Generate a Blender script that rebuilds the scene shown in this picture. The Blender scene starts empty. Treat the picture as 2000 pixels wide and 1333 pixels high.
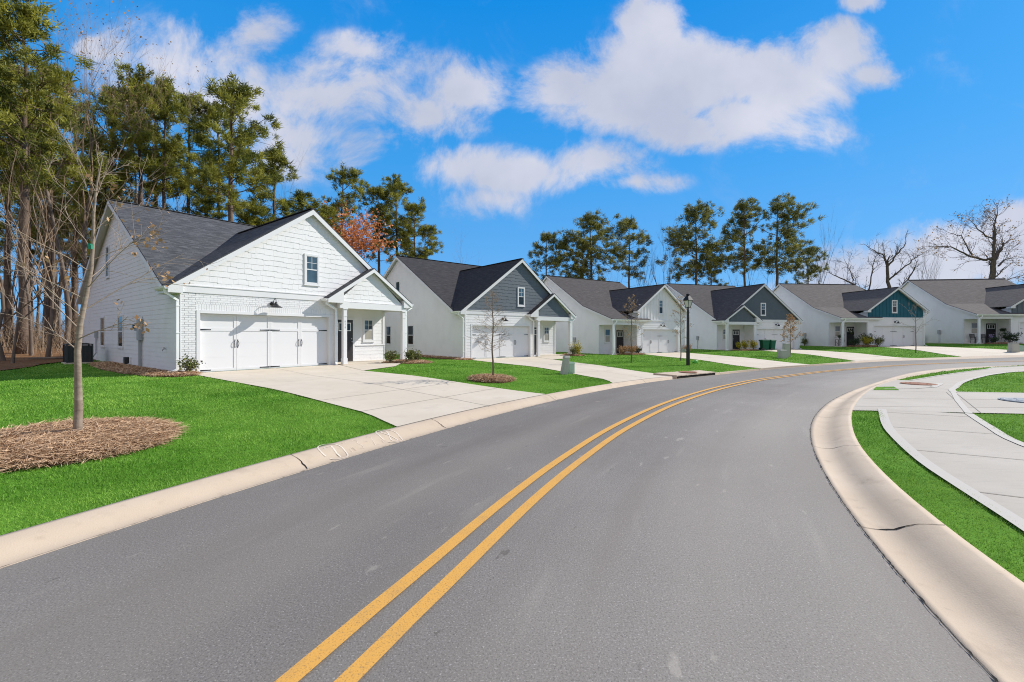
import bpy, math, random
import numpy as np
from mathutils import Vector, Matrix
SC = bpy.context.scene
COL = SC.collection
R = math.radians

# ------------------------------------------------------------------ camera
cam_d = bpy.data.cameras.new('camera')
cam_d.sensor_width = 36.0
cam_d.lens = 841.3 / 2000 * 36
cam_d.shift_y = -12.6 / 2000
cam_d.clip_end = 3000
cam_d.clip_start = 0.05
cam = bpy.data.objects.new('camera', cam_d)
cam.location = (0, 0, 1.6)
cam.rotation_euler = (R(90), 0, 0)
COL.objects.link(cam)
SC.camera = cam

# ------------------------------------------------------------------ sun, sky, exposure
SUN_AZ, SUN_EL = R(25), R(35)
sun_d = bpy.data.lights.new('sun', 'SUN')
sun_d.energy = 4.6
sun_d.angle = R(0.53)
sun_d.color = (1.0, 0.955, 0.89)
sun = bpy.data.objects.new('sun', sun_d)
S = Vector((math.cos(SUN_EL) * math.cos(SUN_AZ), math.cos(SUN_EL) * math.sin(SUN_AZ), math.sin(SUN_EL)))
sun.rotation_euler = S.to_track_quat('Z', 'Y').to_euler()
sun.location = (60, 20, 60)
COL.objects.link(sun)
SC.view_settings.view_transform = 'Standard'
SC.view_settings.look = 'None'
SC.view_settings.gamma = 1
SC.view_settings.exposure = 0.36
try:
    SC.cycles.use_denoising = True
    SC.cycles.denoising_quality = 'HIGH'
    SC.cycles.filter_width = 1.05
    SC.cycles.use_adaptive_sampling = False
    SC.cycles.use_light_tree = True
    SC.cycles.denoiser = 'OPENIMAGEDENOISE'
    SC.cycles.denoising_prefilter = 'NONE'
    SC.cycles.denoising_input_passes = 'RGB_ALBEDO_NORMAL'
    SC.cycles.sample_clamp_indirect = 4
    SC.cycles.max_bounces = 6
    SC.cycles.transparent_max_bounces = 6
except Exception:
    pass

W = bpy.data.worlds.new('World')
SC.world = W
W.use_nodes = True
wt = W.node_tree
for n in list(wt.nodes):
    wt.nodes.remove(n)
def wn(t, **k):
    n = wt.nodes.new(t)
    for a, v in k.items():
        setattr(n, a, v)
    return n
def wmath(op, a, b=None, c=None, clamp=False):
    n = wn('ShaderNodeMath', operation=op, use_clamp=clamp)
    for i, x in enumerate((a, b, c)):
        if x is None: continue
        if isinstance(x, (int, float)): n.inputs[i].default_value = x
        else: wt.links.new(x, n.inputs[i])
    return n.outputs[0]
def wmix(fac, a, b, bt='MIX'):
    n = wn('ShaderNodeMix', data_type='RGBA', blend_type=bt)
    for s, x in ((n.inputs['Factor'], fac), (n.inputs['A'], a), (n.inputs['B'], b)):
        if isinstance(x, (int, float)): s.default_value = x
        elif isinstance(x, tuple): s.default_value = x
        else: wt.links.new(x, s)
    return n.outputs['Result']
sky = wn('ShaderNodeTexSky', sky_type='NISHITA')
sky.sun_disc = False
sky.sun_elevation = SUN_EL
sky.sun_rotation = R(90) - SUN_AZ
sky.air_density = 1.0
sky.dust_density = 0.6
sky.ozone_density = 2.5
tc = wn('ShaderNodeTexCoord')
sx = wn('ShaderNodeSeparateXYZ')
wt.links.new(tc.outputs['Generated'], sx.inputs[0])
# a deep, saturated spring sky: the physical sky tinted towards blue
SKY_TINT = (0.35, 0.85, 1.3, 1)
skyn = wmix(1.0, sky.outputs[0], SKY_TINT, 'MULTIPLY')
ramp = wn('ShaderNodeValToRGB')
el = ramp.color_ramp.elements
el[0].position = 0.0; el[0].color = (1.75, 3.95, 7.0, 1)
el[1].position = 1.0; el[1].color = (.05, .9, 3.2, 1)
for p_, c_ in ((.16, (1.05, 3.4, 6.9, 1)), (.36, (.40, 2.85, 6.8, 1)), (.62, (.02, 2.15, 6.3, 1))):
    e_ = el.new(p_); e_.color = c_
wt.links.new(sx.outputs['Z'], ramp.inputs[0])
skyc = wmix(0.12, ramp.outputs[0], skyn)
# clouds: banks of cumulus given by their bearing and height (tangents of the angles from +Y)
yy = wmath('MAXIMUM', sx.outputs['Y'], 0.02)
cu = wmath('DIVIDE', sx.outputs['X'], yy)
cv = wmath('DIVIDE', sx.outputs['Z'], yy)
cxyz = wn('ShaderNodeCombineXYZ')
wt.links.new(cu, cxyz.inputs[0]); wt.links.new(cv, cxyz.inputs[1])
nz = wn('ShaderNodeTexNoise', noise_dimensions='3D')
nz.inputs['Scale'].default_value = 4.6; nz.inputs['Detail'].default_value = 12; nz.inputs['Roughness'].default_value = 0.66
nz.inputs['Distortion'].default_value = 0.35
wt.links.new(cxyz.outputs[0], nz.inputs['Vector'])
nz2 = wn('ShaderNodeTexNoise', noise_dimensions='3D')
nz2.inputs['Scale'].default_value = 3.2; nz2.inputs['Detail'].default_value = 5
wt.links.new(cxyz.outputs[0], nz2.inputs['Vector'])
BANKS = [  # bearing, height, half width, half height, density
    (.380,.590,.24,.105,1.1), (.25,.56,.20,.085,1.0), (.56,.595,.22,.085,1.05), (.745,.650,.10,.075,.95), (.83,.60,.085,.045,.8),
    (.325,.71,.075,.085,.9), (.405,.478,.11,.05,.95), (.12,.555,.09,.06,.8), (.52,.51,.12,.06,.95),
    (-.107,.565,.09,.07,.85), (-.165,.51,.13,.055,.62), (0.0,.375,.19,.055,.85), (.185,.395,.13,.055,.85), (-.12,.385,.09,.05,.8), (-.06,.32,.12,.05,.55), (.28,.355,.12,.03,.65),
    (-.79,.62,.17,.10,.74), (-.58,.70,.085,.06,.66), (-.45,.56,.18,.10,.72), (-.47,.45,.17,.08,.66), (-.36,.66,.12,.045,.55), (-.97,.66,.05,.03,.5), (-.62,.55,.24,.10,.66), (-.30,.47,.20,.08,.28), (-.20,.62,.16,.05,.36), (.62,.47,.2,.06,.4),
    (1.06,.20,.16,.075,1.05), (.90,.14,.22,.07,.85), (1.16,.23,.12,.065,1.0), (.82,.775,.06,.025,.8), (.72,.10,.16,.04,.55),
    (-1.9,.5,.5,.2,.9), (2.0,.45,.5,.2,.9), (-.2,1.2,.5,.2,.9)]
field = None
for bx, by, rx, ry, d in BANKS:
    sb = wn('ShaderNodeVectorMath', operation='SUBTRACT'); wt.links.new(cxyz.outputs[0], sb.inputs[0]); sb.inputs[1].default_value = (bx, by, 0)
    ml = wn('ShaderNodeVectorMath', operation='MULTIPLY'); wt.links.new(sb.outputs[0], ml.inputs[0]); ml.inputs[1].default_value = (1 / rx / 1.55, 1 / ry / 1.55, 0)
    ln = wn('ShaderNodeVectorMath', operation='LENGTH'); wt.links.new(ml.outputs[0], ln.inputs[0])
    v = wmath('MULTIPLY', wmath('SUBTRACT', 1.0, ln.outputs['Value'], clamp=True), d)
    field = v if field is None else wmath('SMOOTH_MAX', field, v, 0.12)
dens = wmath('ADD', field, wmath('MULTIPLY', wmath('MULTIPLY', wmath('SUBTRACT', nz.outputs['Fac'], 0.5), 1.9), wmath('MULTIPLY', field, 4.5, clamp=True)))
cmask = wn('ShaderNodeMapRange', interpolation_type='SMOOTHSTEP')
cmask.inputs['From Min'].default_value = 0.10; cmask.inputs['From Max'].default_value = 0.62
wt.links.new(dens, cmask.inputs['Value'])
present = wmath('GREATER_THAN', field, 0.0)
front = wmath('GREATER_THAN', sx.outputs['Y'], 0.03)
cm = wmath('MULTIPLY', wmath('MULTIPLY', cmask.outputs[0], present), wmath('MULTIPLY', front, 0.90))
# unseen bright cloud added behind the camera and overhead as fill for shaded walls
nzb = wn('ShaderNodeTexNoise', noise_dimensions='3D'); nzb.inputs['Scale'].default_value = 2.2; nzb.inputs['Detail'].default_value = 6
wt.links.new(tc.outputs['Generated'], nzb.inputs['Vector'])
bk1 = wn('ShaderNodeMapRange', interpolation_type='SMOOTHSTEP'); bk1.inputs['From Min'].default_value = .28; bk1.inputs['From Max'].default_value = .46
wt.links.new(nzb.outputs['Fac'], bk1.inputs['Value'])
bk2 = wn('ShaderNodeMapRange', interpolation_type='SMOOTHSTEP'); bk2.inputs['From Min'].default_value = .10; bk2.inputs['From Max'].default_value = -.15
wt.links.new(wmath('SUBTRACT', wmath('ADD', sx.outputs['Y'], wmath('MULTIPLY', sx.outputs['X'], .55)), wmath('MULTIPLY', wmath('MAXIMUM', wmath('SUBTRACT', sx.outputs['Z'], .70), 0.0), 0.6)), bk2.inputs['Value'])
cmb = wmath('MULTIPLY', wmath('MULTIPLY', bk1.outputs[0], bk2.outputs[0]), wmath('MULTIPLY', wmath('LESS_THAN', sx.outputs['Y'], .03), .94))
cm = wmath('MAXIMUM', cm, cmb)
ccol = wn('ShaderNodeMapRange'); ccol.inputs['From Min'].default_value = 0.35; ccol.inputs['From Max'].default_value = 0.65
wt.links.new(nz2.outputs['Fac'], ccol.inputs['Value'])
CLOUD_A, CLOUD_B = (4.3, 4.5, 5.35, 1), (5.95, 5.9, 6.5, 1)
cloudc = wmix(ccol.outputs[0], CLOUD_A, CLOUD_B)
final = wmix(cm, skyc, cloudc)
bg = wn('ShaderNodeBackground'); bg.inputs['Strength'].default_value = 0.10
wo = wn('ShaderNodeOutputWorld')
W.cycles.sampling_method = 'MANUAL'; W.cycles.sample_map_resolution = 1024
wt.links.new(final, bg.inputs['Color']); wt.links.new(bg.outputs[0], wo.inputs['Surface'])

# ------------------------------------------------------------------ materials
MATS = {}
def mat(name, col, rough=0.7, spec=0.3, metal=0.0, noise=None, bump=None, coat=0.0, attr=None, sheen=0, trans=0.0):
    """noise=[(scale, amount, colour)...] blotches mixed over col;  bump=[(scale, strength, distance)]"""
    m = bpy.data.materials.new(name); m.use_nodes = True
    nt = m.node_tree; b = nt.nodes['Principled BSDF']
    b.inputs['Roughness'].default_value = rough
    b.inputs['Metallic'].default_value = metal
    b.inputs['Specular IOR Level'].default_value = spec
    if coat: b.inputs['Coat Weight'].default_value = coat; b.inputs['Coat Roughness'].default_value = 0.03
    tcn = nt.nodes.new('ShaderNodeTexCoord')
    cur = None
    base = (*col, 1)
    b.inputs['Base Color'].default_value = base
    if attr:
        a = nt.nodes.new('ShaderNodeAttribute'); a.attribute_name = attr
        mx = nt.nodes.new('ShaderNodeMix'); mx.data_type = 'RGBA'
        mx.inputs['A'].default_value = base; mx.inputs['B'].default_value = (*noise.pop(0)[2], 1)
        nt.links.new(a.outputs['Fac'], mx.inputs['Factor']); cur = mx.outputs['Result']
    for sc, lo, c, *rest in (noise or []):
        n = nt.nodes.new('ShaderNodeTexNoise'); n.inputs['Scale'].default_value = sc; n.inputs['Detail'].default_value = 5
        n.inputs['Roughness'].default_value = 0.6
        if rest:
            mp = nt.nodes.new('ShaderNodeMapping'); mp.inputs['Scale'].default_value = rest[0]
            if len(rest) > 1: mp.inputs['Rotation'].default_value = rest[1]
            nt.links.new(tcn.outputs['Object'], mp.inputs[0]); nt.links.new(mp.outputs[0], n.inputs['Vector'])
        else:
            nt.links.new(tcn.outputs['Object'], n.inputs['Vector'])
        mr = nt.nodes.new('ShaderNodeMapRange'); mr.inputs['From Min'].default_value = lo; mr.inputs['From Max'].default_value = min(lo + .25, 1)
        nt.links.new(n.outputs['Fac'], mr.inputs['Value'])
        mx = nt.nodes.new('ShaderNodeMix'); mx.data_type = 'RGBA'
        if cur is None: mx.inputs['A'].default_value = base
        else: nt.links.new(cur, mx.inputs['A'])
        mx.inputs['B'].default_value = (*c, 1)
        nt.links.new(mr.outputs[0], mx.inputs['Factor']); cur = mx.outputs['Result']
    if cur is not None: nt.links.new(cur, b.inputs['Base Color'])
    prev = None
    for sc, st, dist in (bump or []):
        n = nt.nodes.new('ShaderNodeTexNoise'); n.inputs['Scale'].default_value = sc; n.inputs['Detail'].default_value = 4
        nt.links.new(tcn.outputs['Object'], n.inputs['Vector'])
        bp = nt.nodes.new('ShaderNodeBump'); bp.inputs['Strength'].default_value = st; bp.inputs['Distance'].default_value = dist
        nt.links.new(n.outputs['Fac'], bp.inputs['Height'])
        if prev: nt.links.new(prev, bp.inputs['Normal'])
        prev = bp.outputs[0]
    if prev: nt.links.new(prev, b.inputs['Normal'])
    if trans:
        tr = nt.nodes.new('ShaderNodeBsdfTranslucent')
        if cur is not None: nt.links.new(cur, tr.inputs[0])
        else: tr.inputs[0].default_value = base
        ms = nt.nodes.new('ShaderNodeMixShader'); ms.inputs[0].default_value = trans
        out = nt.nodes['Material Output']
        nt.links.new(b.outputs[0], ms.inputs[1]); nt.links.new(tr.outputs[0], ms.inputs[2]); nt.links.new(ms.outputs[0], out.inputs['Surface'])
    MATS[name] = m
    return m

def roofmat(name, c1, c2, c3):
    m = bpy.data.materials.new(name); m.use_nodes = True
    nt = m.node_tree; b = nt.nodes['Principled BSDF']; L = nt.links.new
    b.inputs['Roughness'].default_value = 0.95; b.inputs['Specular IOR Level'].default_value = 0.08
    uv = nt.nodes.new('ShaderNodeUVMap')
    br = nt.nodes.new('ShaderNodeTexBrick'); br.offset = 0.43; br.squash = 1
    br.inputs['Scale'].default_value = 1; br.inputs['Mortar Size'].default_value = 0.006
    br.inputs['Brick Width'].default_value = 0.33; br.inputs['Row Height'].default_value = 0.14
    br.inputs['Color1'].default_value = (*c1, 1); br.inputs['Color2'].default_value = (*c2, 1)
    br.inputs['Mortar'].default_value = tuple(x * .6 for x in c1) + (1,)
    L(uv.outputs[0], br.inputs['Vector'])
    mp = nt.nodes.new('ShaderNodeMapping'); mp.inputs['Scale'].default_value = (1.2, 7.1, 1); L(uv.outputs[0], mp.inputs[0])
    n = nt.nodes.new('ShaderNodeTexNoise'); n.inputs['Scale'].default_value = 1.6; n.inputs['Detail'].default_value = 4
    L(mp.outputs[0], n.inputs['Vector'])
    mr = nt.nodes.new('ShaderNodeMapRange'); mr.inputs['From Min'].default_value = .42; mr.inputs['From Max'].default_value = .68; L(n.outputs['Fac'], mr.inputs['Value'])
    mx = nt.nodes.new('ShaderNodeMix'); mx.data_type = 'RGBA'; mx.inputs['B'].default_value = (*c3, 1)
    L(mr.outputs[0], mx.inputs['Factor']); L(br.outputs['Color'], mx.inputs['A'])
    L(mx.outputs['Result'], b.inputs['Base Color'])
    sp = nt.nodes.new('ShaderNodeSeparateXYZ'); L(uv.outputs[0], sp.inputs[0])
    mo = nt.nodes.new('ShaderNodeMath'); mo.operation = 'PINGPONG'; mo.inputs[1].default_value = 0.14
    fr = nt.nodes.new('ShaderNodeMath'); fr.operation = 'FRACT'
    dv = nt.nodes.new('ShaderNodeMath'); dv.operation = 'DIVIDE'; dv.inputs[1].default_value = 0.14
    L(sp.outputs[1], dv.inputs[0]); L(dv.outputs[0], fr.inputs[0])
    iv = nt.nodes.new('ShaderNodeMath'); iv.operation = 'SUBTRACT'; iv.inputs[0].default_value = 1.0; L(fr.outputs[0], iv.inputs[1])
    ad = nt.nodes.new('ShaderNodeMath'); ad.operation = 'MULTIPLY_ADD'; ad.inputs[1].default_value = 0.5
    n2 = nt.nodes.new('ShaderNodeTexNoise'); n2.inputs['Scale'].default_value = 40; L(uv.outputs[0], n2.inputs['Vector'])
    L(n2.outputs['Fac'], ad.inputs[0]); L(iv.outputs[0], ad.inputs[2])
    bp = nt.nodes.new('ShaderNodeBump'); bp.inputs['Strength'].default_value = 0.8; bp.inputs['Distance'].default_value = 0.012
    L(ad.outputs[0], bp.inputs['Height']); L(bp.outputs[0], b.inputs['Normal'])
    MATS[name] = m
    return m

white = mat('white_paint', (.74, .73, .72), .55, .3, noise=[(1.3, .45, (.70, .69, .68)), (.5, .6, (.67, .66, .645), (1, 1, .4))])
trimw = mat('white_trim', (.69, .685, .68), .45, .35)
brickw = mat('white_painted_brick', (.73, .725, .72), .6, .3, noise=[(6, .5, (.65, .645, .64))], bump=[(60, .35, .01)])
soffit = mat('soffit_paint', (.74, .72, .68), .6)
gutter_m = mat('gutter_metal', (.82, .82, .80), .3, .5)
slate = mat('slate_blue_paint', (.105, .125, .145), .6, .3, noise=[(2.5, .45, (.12, .14, .16))])
darkslate = mat('dark_slate_paint', (.085, .105, .12), .6, .3, noise=[(2.5, .45, (.10, .12, .135))])
teal = mat('deep_teal_paint', (.012, .095, .135), .55, .3, noise=[(2.5, .45, (.018, .11, .15))])
blackmatt = mat('matt_black_metal', (.014, .014, .015), .62, .3)
black = mat('black_metal', (.012, .012, .013), .35, .5)
blackdoor = mat('black_door_paint', (.018, .018, .022), .35, .5)
browndoor = mat('dark_brown_door_paint', (.035, .028, .026), .4, .5)
glass = mat('window_glass', (.035, .055, .07), .04, .8, noise=[(.8, .45, (.09, .14, .17))])
glassd = mat('dark_window_glass', (.02, .024, .024), .05, .35, noise=[(1.7, .5, (.06, .055, .045))])
blind = mat('blind_behind_glass', (.34, .32, .27), .12, .6)
pane_white = mat('door_light_frame', (.82, .82, .80), .4)
roof_dark = roofmat('charcoal_shingles', (.078, .079, .084), (.125, .126, .132), (.048, .050, .055))
roof_grey = roofmat('grey_shingles', (.050, .048, .050), (.070, .067, .068), (.036, .035, .037))
roof_mid = roofmat('brownish_grey_shingles', (.088, .080, .077), (.115, .105, .10), (.066, .060, .058))
roof_brown = roofmat('weathered_brown_shingles', (.135, .12, .11), (.175, .157, .143), (.105, .094, .086))
asphalt = mat('asphalt', (.160, .145, .131), .85, .25, noise=[(.30, .40, (.190, .174, .157)), (1.1, .64, (.225, .206, .184)), (.7, .64, (.115, .104, .095)), (55, .50, (.125, .113, .102)), (95, .505, (.040, .036, .032)), (85, .560, (.46, .43, .395))], bump=[(90, .35, .005)])
def road_wear(m):
    nt = m.node_tree; L = nt.links.new; b = nt.nodes['Principled BSDF']; src = b.inputs['Base Color'].links[0].from_socket
    uv = nt.nodes.new('ShaderNodeUVMap'); cur = src
    for scale, lo, hi, col, amt in (((.10, 9), .52, .74, (.13, .112, .098), .55), ((.5, 22), .62, .76, (.28, .255, .22), .35), ((2.6, 34), .68, .73, (.34, .31, .265), .4), ((.05, 2.2), .45, .70, (.255, .225, .19), .5), ((3.4, 42), .71, .75, (.08, .07, .06), .6)):
        mp = nt.nodes.new('ShaderNodeMapping'); mp.inputs['Scale'].default_value = (scale[0], scale[1], 1); mp.inputs['Location'].default_value = (lo * 7, hi * 5, 0); L(uv.outputs[0], mp.inputs[0])
        n = nt.nodes.new('ShaderNodeTexNoise'); n.inputs['Scale'].default_value = 1; n.inputs['Detail'].default_value = 4; L(mp.outputs[0], n.inputs['Vector'])
        mr = nt.nodes.new('ShaderNodeMapRange'); mr.inputs['From Min'].default_value = lo; mr.inputs['From Max'].default_value = hi; mr.inputs['To Max'].default_value = amt; L(n.outputs['Fac'], mr.inputs['Value'])
        mx = nt.nodes.new('ShaderNodeMix'); mx.data_type = 'RGBA'; mx.inputs['B'].default_value = (*col, 1); L(mr.outputs[0], mx.inputs['Factor']); L(cur, mx.inputs['A']); cur = mx.outputs['Result']
    # the colour turns paler across to the right-hand lane
    sp = nt.nodes.new('ShaderNodeSeparateXYZ'); L(uv.outputs[0], sp.inputs[0])
    nl_ = nt.nodes.new('ShaderNodeTexNoise'); nl_.inputs['Scale'].default_value = .8; L(uv.outputs[0], nl_.inputs['Vector'])
    ad = nt.nodes.new('ShaderNodeMath'); ad.operation = 'MULTIPLY_ADD'; ad.inputs[1].default_value = .35; L(nl_.outputs['Fac'], ad.inputs[0]); L(sp.outputs[1], ad.inputs[2])
    mr = nt.nodes.new('ShaderNodeMapRange'); mr.inputs['From Min'].default_value = .55; mr.inputs['From Max'].default_value = .95; mr.inputs['To Max'].default_value = .55; L(ad.outputs[0], mr.inputs['Value'])
    mx = nt.nodes.new('ShaderNodeMix'); mx.data_type = 'RGBA'; mx.blend_type = 'MULTIPLY'; mx.inputs['B'].default_value = (1.5, 1.5, 1.5, 1); mx.clamp_result = False
    L(mr.outputs[0], mx.inputs['Factor']); L(cur, mx.inputs['A']); cur = mx.outputs['Result']
    L(cur, b.inputs['Base Color'])
road_wear(asphalt)
crackm = mat('crack_filler', (.02, .018, .016), .95, .1)
yellow = mat('yellow_road_paint', (.62, .325, .07), .75, .25, noise=[(5, .52, (.52, .285, .08)), (1.2, .60, (.40, .235, .085)), (3.2, .68, (.20, .155, .11)), (100, .53, (.12, .095, .065)), (40, .62, (.20, .15, .09))], bump=[(90, .3, .004)])
curbm = mat('curb_concrete', (.48, .385, .285), .85, .2, noise=[(.9, .45, (.54, .44, .335)), (3, .56, (.39, .31, .23)), (6, .66, (.30, .245, .19)), (9, .6, (.40, .315, .23)), (160, .60, (.29, .23, .17))], bump=[(90, .35, .004)])
conc = mat('driveway_concrete', (.535, .465, .365), .85, .2, noise=[(.45, .42, (.59, .52, .42)), (2.2, .56, (.475, .41, .325)), (.9, .62, (.42, .365, .29), (1, 3, 1)), (60, .62, (.42, .365, .29))], bump=[(70, .2, .004)])
walkm = mat('sidewalk_concrete', (0.392, 0.355, 0.298), .85, .2, noise=[(.6, .42, (0.435, 0.397, 0.338)), (3, .55, (0.3312, 0.3024, 0.2628), (1, 6, 1), (0, 0, .7)), (80, .62, (0.3024, 0.2772, 0.2412))], bump=[(60, .3, .004)])
walkw = mat('pale_edging_concrete', (0.445, 0.412, 0.36), .8, .2, noise=[(6, .5, (0.4464, 0.4176, 0.3744))])
joint = mat('joint_gap', (.25, .225, .19), .95, .1)  # darker strips that mark the joints in drives and walks
lawnm = mat('lawn_soil_and_thatch', (0.08, 0.20, 0.018), .95, .05, noise=[(.55, .42, (0.125, 0.27, 0.03)), (3.5, .5, (0.05, 0.14, 0.011)), (1.3, .62, (.17, .27, .045)), (40, .52, (0.123, 0.2624, 0.0328))], bump=[(55, .6, .02)])
grassm = mat('grass_blades', (0.062, 0.20, 0.013), .65, .12, attr='shade', noise=[(0, 0, (0.30, 0.49, 0.085))], trans=.25)
farm = mat('far_ground', (.07, .085, .03), 1, .05, noise=[(.1, .45, (.10, .09, .05))])
litter = mat('leaf_litter', (.22, .115, .055), .95, .1, noise=[(.6, .45, (.30, .17, .085)), (6, .5, (.13, .07, .035)), (45, .55, (.36, .22, .12))], bump=[(30, 1.0, .05)])
straw = mat('pine_straw', (.32, .185, .10), .9, .1, attr='shade', noise=[(0, 0, (.66, .46, .29))])
strawbase = mat('pine_straw_bed', (.22, .12, .065), .95, .1, noise=[(12, .45, (.25, .14, .075)), (60, .5, (.09, .045, .025))], bump=[(60, 1, .03)])
bark = mat('pine_bark', (.13, .092, .068), .95, .1, noise=[(3, .45, (.20, .15, .115), (1, 1, .25)), (12, .52, (.06, .042, .032), (1, 1, .3))], bump=[(14, 1, .03)])
youngbark = mat('young_bark', (.25, .195, .15), .9, .1, noise=[(2, .45, (.34, .28, .22), (3, 3, 9)), (9, .52, (.15, .11, .085), (1, 1, 3))], bump=[(25, .4, .01)])
bark2 = mat('grey_bark', (.145, .112, .088), .95, .1, noise=[(3, .45, (.24, .195, .155), (1, 1, .2)), (14, .55, (.13, .10, .08), (1, 1, .3))], bump=[(20, .6, .02)])
barkd = mat('dark_oak_bark', (.11, .085, .07), .95, .1, noise=[(4, .5, (.18, .14, .115))])
twig = mat('tan_twigs', (.25, .18, .12), .9, .1, noise=[(1.5, .5, (.18, .125, .085))])
youngtwig = mat('young_twigs', (.32, .25, .19), .9, .1)
needles = mat('pine_needles', (.080, .105, .020), .6, .25, attr='shade', noise=[(0, 0, (.42, .40, .062))], trans=.4)
needles2 = mat('far_pine_needles', (.075, .095, .026), .6, .25, attr='shade', noise=[(0, 0, (.33, .31, .065))], trans=.38)
orange = mat('russet_leaf_buds', (.50, .17, .065), .7, .2, attr='shade', noise=[(0, 0, (.78, .36, .15))], trans=.25)
dryleaf = mat('dry_brown_leaves', (.30, .16, .07), .8, .15, attr='shade', noise=[(0, 0, (.50, .33, .18))], trans=.2)
shrubg = mat('shrub_leaves', (.035, .075, .018), .5, .35, attr='shade', noise=[(0, 0, (.24, .22, .055))], trans=.15)
shruby = mat('golden_shrub_leaves', (.22, .20, .02), .5, .3, attr='shade', noise=[(0, 0, (.62, .50, .03))], trans=.2)
shrubd = mat('dark_shrub_leaves', (.012, .035, .012), .5, .35, attr='shade', noise=[(0, 0, (.05, .085, .03))], trans=.1)
greym = mat('grey_utility_paint', (.36, .37, .38), .5, .4)
greyb = mat('beige_grey_plastic', (.42, .41, .35), .6, .3, noise=[(8, .5, (.38, .37, .31))])
greenp = mat('pale_green_plastic', (.33, .47, .36), .55, .3)
bingreen = mat('dark_green_plastic', (.008, .085, .045), .7, .2)
acm = mat('dark_ac_metal', (.035, .04, .042), .5, .4)
rust = mat('rusty_iron', (.28, .125, .075), .85, .2, noise=[(20, .5, (.18, .085, .06))])
bluedisc = mat('blue_grey_disc', (.05, .085, .13), .6, .3)
chalk = mat('white_chalk', (.68, .60, .50), .95, .05, noise=[(40, .52, (.46, .37, .275))])
brickbase = mat('tan_brick_base', (.33, .23, .18), .9, .1, noise=[(10, .5, (.40, .29, .23))])
lanternglass = mat('lantern_glass', (.62, .60, .54), .08, .6)
limegreen = mat('lime_green_plastic', (.10, .42, .05), .4, .4)
tagm = mat('green_ribbon', (.01, .25, .14), .5, .3)
numberm = mat('number_metal', (.45, .46, .48), .4, .5)
pinkm = mat('lavender_fabric', (.45, .36, .62), .7, .2)

# ------------------------------------------------------------------ mesh builder
class MB:
    def __init__(s):
        s.v = []; s.f = []; s.m = []; s.uv = {}
    def poly(s, pts, m=0, uv=None):
        n = len(s.v); s.v.extend([tuple(p) for p in pts]); s.f.append(tuple(range(n, n + len(pts)))); s.m.append(m)
        if uv: s.uv[len(s.f) - 1] = uv
    def box(s, x0, x1, y0, y1, z0, z1, m=0):
        s.hexa([(x0, y0, z0), (x1, y0, z0), (x1, y1, z0), (x0, y1, z0), (x0, y0, z1), (x1, y0, z1), (x1, y1, z1), (x0, y1, z1)], m)
    def hexa(s, c, m=0):
        n = len(s.v); s.v.extend([tuple(p) for p in c])
        for q in ((3, 2, 1, 0), (4, 5, 6, 7), (0, 1, 5, 4), (1, 2, 6, 5), (2, 3, 7, 6), (3, 0, 4, 7)):
            s.f.append(tuple(n + i for i in q)); s.m.append(m)
    def beam(s, p, q, w, h, m=0, up=(0, 0, 1)):
        p = Vector(p); q = Vector(q); d = (q - p).normalized(); side = d.cross(Vector(up)).normalized() * (w / 2); u = side.cross(d).normalized() * (h / 2)
        s.hexa([p - side - u, q - side - u, q + side - u, p + side - u, p - side + u, q - side + u, q + side + u, p + side + u], m)
    def tube(s, pts, rs, n=6, m=0, cap=True):
        pts = [Vector(p) for p in pts]
        if isinstance(rs, (int, float)): rs = [rs] * len(pts)
        base = len(s.v); a = None
        for i, p in enumerate(pts):
            d = (pts[min(i + 1, len(pts) - 1)] - pts[max(i - 1, 0)])
            if d.length < 1e-9: d = Vector((0, 0, 1))
            d.normalize()
            if a is None:
                a = d.orthogonal().normalized()
            else:
                a = (a - d * a.dot(d))
                a = a.normalized() if a.length > 1e-6 else d.orthogonal().normalized()
            b = d.cross(a)
            for k in range(n):
                t = 2 * math.pi * k / n
                s.v.append(tuple(p + (a * math.cos(t) + b * math.sin(t)) * rs[i]))
        for i in range(len(pts) - 1):
            for k in range(n):
                k2 = (k + 1) % n
                s.f.append((base + i * n + k, base + i * n + k2, base + (i + 1) * n + k2, base + (i + 1) * n + k)); s.m.append(m)
        if cap and n > 2:
            s.f.append(tuple(base + k for k in reversed(range(n)))); s.m.append(m)
            e = base + (len(pts) - 1) * n
            s.f.append(tuple(e + k for k in range(n))); s.m.append(m)
    def lathe(s, c, prof, n=14, m=0, axis='z'):
        base = len(s.v); c = Vector(c)
        for r, z in prof:
            for k in range(n):
                t = 2 * math.pi * k / n
                s.v.append(tuple(c + (Vector((r * math.cos(t), r * math.sin(t), z)) if axis == 'z' else Vector((r * math.cos(t), z, r * math.sin(t))))))
        for i in range(len(prof) - 1):
            for k in range(n):
                k2 = (k + 1) % n
                s.f.append((base + i * n + k, base + i * n + k2, base + (i + 1) * n + k2, base + (i + 1) * n + k)); s.m.append(m)
    def build(s, name, mats, parent=None, mir=False, smooth=False, loc=None):
        me = bpy.data.meshes.new(name)
        v = s.v; f = s.f
        if mir:
            v = [(-a, b, c) for a, b, c in v]; f = [tuple(reversed(q)) for q in f]
        me.from_pydata(v, [], f)
        if not isinstance(mats, (list, tuple)): mats = [mats]
        for mm in mats: me.materials.append(mm)
        me.polygons.foreach_set('material_index', s.m)
        if s.uv:
            ul = me.uv_layers.new(name='UVMap')
            for pi, uv in s.uv.items():
                st = me.polygons[pi].loop_start
                u2 = list(reversed(uv)) if mir else uv
                for k, q in enumerate(u2): ul.data[st + k].uv = q
        if smooth: me.polygons.foreach_set('use_smooth', [True] * len(f))
        me.update()
        o = bpy.data.objects.new(name, me); COL.objects.link(o)
        if parent is not None: o.parent = parent
        if loc is not None: o.location = loc
        return o

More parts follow.
